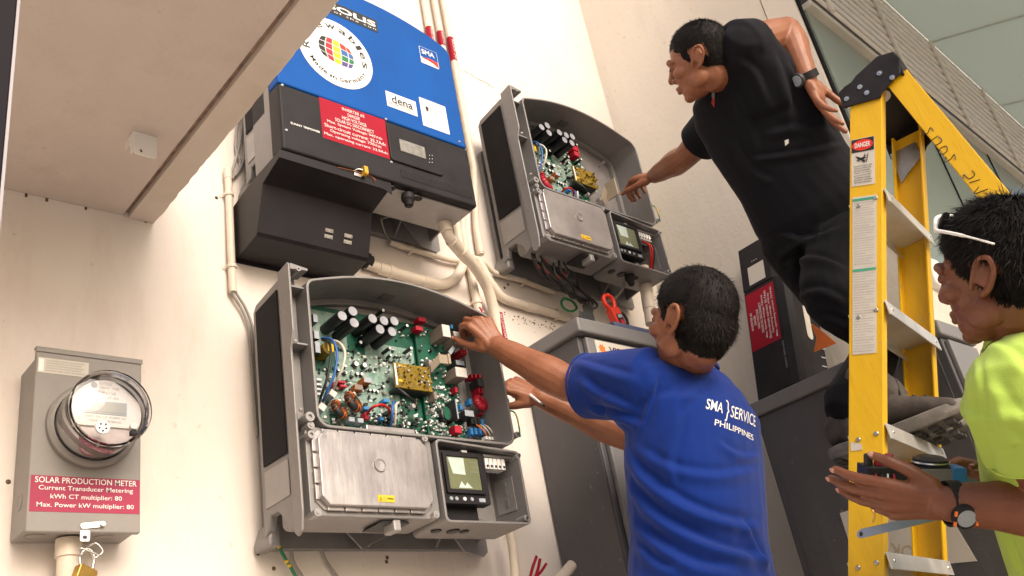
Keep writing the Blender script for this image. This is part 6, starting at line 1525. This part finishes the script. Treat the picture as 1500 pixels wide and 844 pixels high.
ring_part('sleeve_hem', 'lime_shirt', per, lsh.lerp(lel, .52)-nrm(lel-lsh)*.003, lel-lsh, .0785, .0026, OFF)
hair_obj(hc, Fh, Uh, per, OFF, hr_src, n=14000, length=(.016, .034), seed=9, back=-.075, stick=.45, cap=.008, fringe=.5)
Rt = Fh.cross(Uh)
# sunglasses pushed up on the head
sg = root('sunglasses', 'white framed sunglasses resting on the hair of the worker in lime', 'sunglasses', hc+Uh*.075+Fh*.07); so_ = Vector(sg.location)
def hq(x, y, z): return hc+Rt*x+Fh*y+Uh*z-so_
for s in (-1, 1):
    MB().tube(smooth_path([hq(s*.064, .066, .084), hq(s*.080, .046, .080), hq(s*.090, .0, .062), hq(s*.091, -.045, .040)], 6), [.0042]*4+[.0030]*8+[.0018]*7, 10).build('temple_arm', 'white', sg, smooth='all')
    MB().prism(rrect(-.026, .026, -.017, .017, .012), lambda u, v, w_: hq(s*.034+u, .080+w_-abs(u+s*.034)*.35+v*-.4, .100+v*.8), -.002, .002).build('lens', 'comp_dark', sg, .001)
MB().tube(smooth_path([hq(-.064, .066, .086), hq(-.03, .084, .108), hq(0, .086, .112), hq(.03, .084, .108), hq(.064, .066, .086)], 6), .0036, 10).build('brow_bar', 'white', sg, smooth='all')
wd_ = nrm(_R*.98+_U*.04)
watch(per, lwr+wd_*.012, wd_, -_f*.85+_R*.05-_U*.25, OFF, .0335, 'black_plastic', 'black_plastic', 'comp_grey', accents='orange')
p_ = lwr-_R*.105-_U*.012-OFF
MB().tube([PT(1279+a_, 756+b_, 1.545)-OFF for a_, b_ in ((-2, -9), (1, -5), (2, 0), (1, 5), (-2, 9))], .0022, 8).build('finger_ring', 'brass', per, smooth='all')
tr_ = MB(); loft(tr_, [(hip+ZV*.02, Lf*.16, F*.118), (hip-ZV*.08, Lf*.168, F*.122), (hip-ZV*.14, Lf*.15, F*.11)])
gz = Vector((hip.x, hip.y, 0))
for s in (-1, 1): limb(tr_, [hip+Lf*s*.085-ZV*.06, Vector((hip.x, hip.y, max(.36, hip.z*.55)))+Lf*s*.11+F*.30, gz+Lf*s*.11+F*.06+ZV*.09], [.088, .068, .055])
finish(fuse(tr_, .008, 3), 'trousers', 'jeans', per, OFF)
for s in (-1, 1): plain_shoe(per, gz+Lf*s*.11+F*.06, F, OFF)
# the electronic module between his hands
m0 = PT(1352, 693, 1.67); md = root('circuit_module', 'dark electronic module with blue connector held by the worker in lime', 'module', m0)
mx, my, mz = nrm(_R*.98+_U*.02-_f*.1), nrm(_f), nrm(_U)
def mbx(name, x0, x1, y0, y1, z0, z1, m_, par=md, bev=.001): return MB().obox(mx*x0+my*y0+mz*z0, mx*(x1-x0), my*(y1-y0), mz*(z1-z0)).build(name, m_, par, bev)
pc = mbx('module_board', -.105, .10, -.01, .05, -.022, -.016, 'pcb')
mbx('module_frame', -.10, .05, -.012, .04, -.0155, .012, 'comp_dark'); mbx('heat_sink_plate', -.03, .045, -.018, -.0125, -.026, .010, 'cast')
mbx('blue_connector', .042, .066, -.020, .02, -.012, .012, 'comp_blue'); mbx('terminal_block', .02, .075, -.022, -.008, -.032, -.018, 'comp_white')
for k in range(5): mbx('terminal_slot', .024+.01*k, .029+.01*k, -.0235, -.0222, -.029, -.020, 'comp_grey')
for k in range(3): MB().lathe([(.008, 0), (.008, .018), (.006, .02), (0, .02)], mx*(-.09+.018*k)+mz*.0125+my*.012, mz, 12).build('capacitor', 'comp_red' if k else 'comp_dark', md, smooth=True)
MB().lathe([(.030, 0), (.030, .010), (.022, .014), (.0, .014)], mx*.02+mz*.0125+my*.018, mz, 24).build('round_coil', 'comp_dark', md, smooth=True); MB().lathe([(.031, .002), (.0325, .004), (.031, .006)], mx*.02+mz*.0125+my*.018, mz, 24).build('metal_band', 'steel', md, smooth=True)
small_parts(md, pc, random.Random(2), 0, (0, .1), (0, .1), 0, ['solder'])
for k in range(4): MB().tube(smooth_path([mx*(-.085+.01*k)-my*.012+mz*.0, mx*(-.095+.012*k)-my*.03-mz*.015, mx*(-.08+.01*k)-my*.02-mz*.04], 5), .002, 6).build('lead_wire', ('comp_red', 'wire_black', 'white', 'comp_red')[k], md, smooth='all')
# blue metal strip under the hand
a_, b_ = PT(1262, 782, 1.60), PT(1375, 756, 1.64)
st_ = root('metal_strip', 'pale blue metal strip with a round hole in the hand of the worker in lime', 'strip', a_); dv = (b_-a_); up = nrm(_U)*.016
MB().prism([(.0, -.5), (.0, .5), (-.03, .45), (-.055, .25), (-.06, 0), (-.055, -.25), (-.03, -.45)][:0]+[(1, -.45), (1, .45), (0, .5), (-.035, .4), (-.055, .15), (-.055, -.15), (-.035, -.4), (0, -.5)], lambda u, v, w_: dv*u+up*v+_f*w_, 0, .002).build('strip_plate', mat('strip_blue', (.26, .32, .50), .35, metal=.5, var=.08), st_, .0005)
MB().lathe([(0, 0), (.0035, 0), (.0042, -.0006)], -_f*.0006+dv*-.012, -_f, 12).build('strip_hole', 'black_ink', st_)
mbx_ = PT(1243, 722, 1.66)
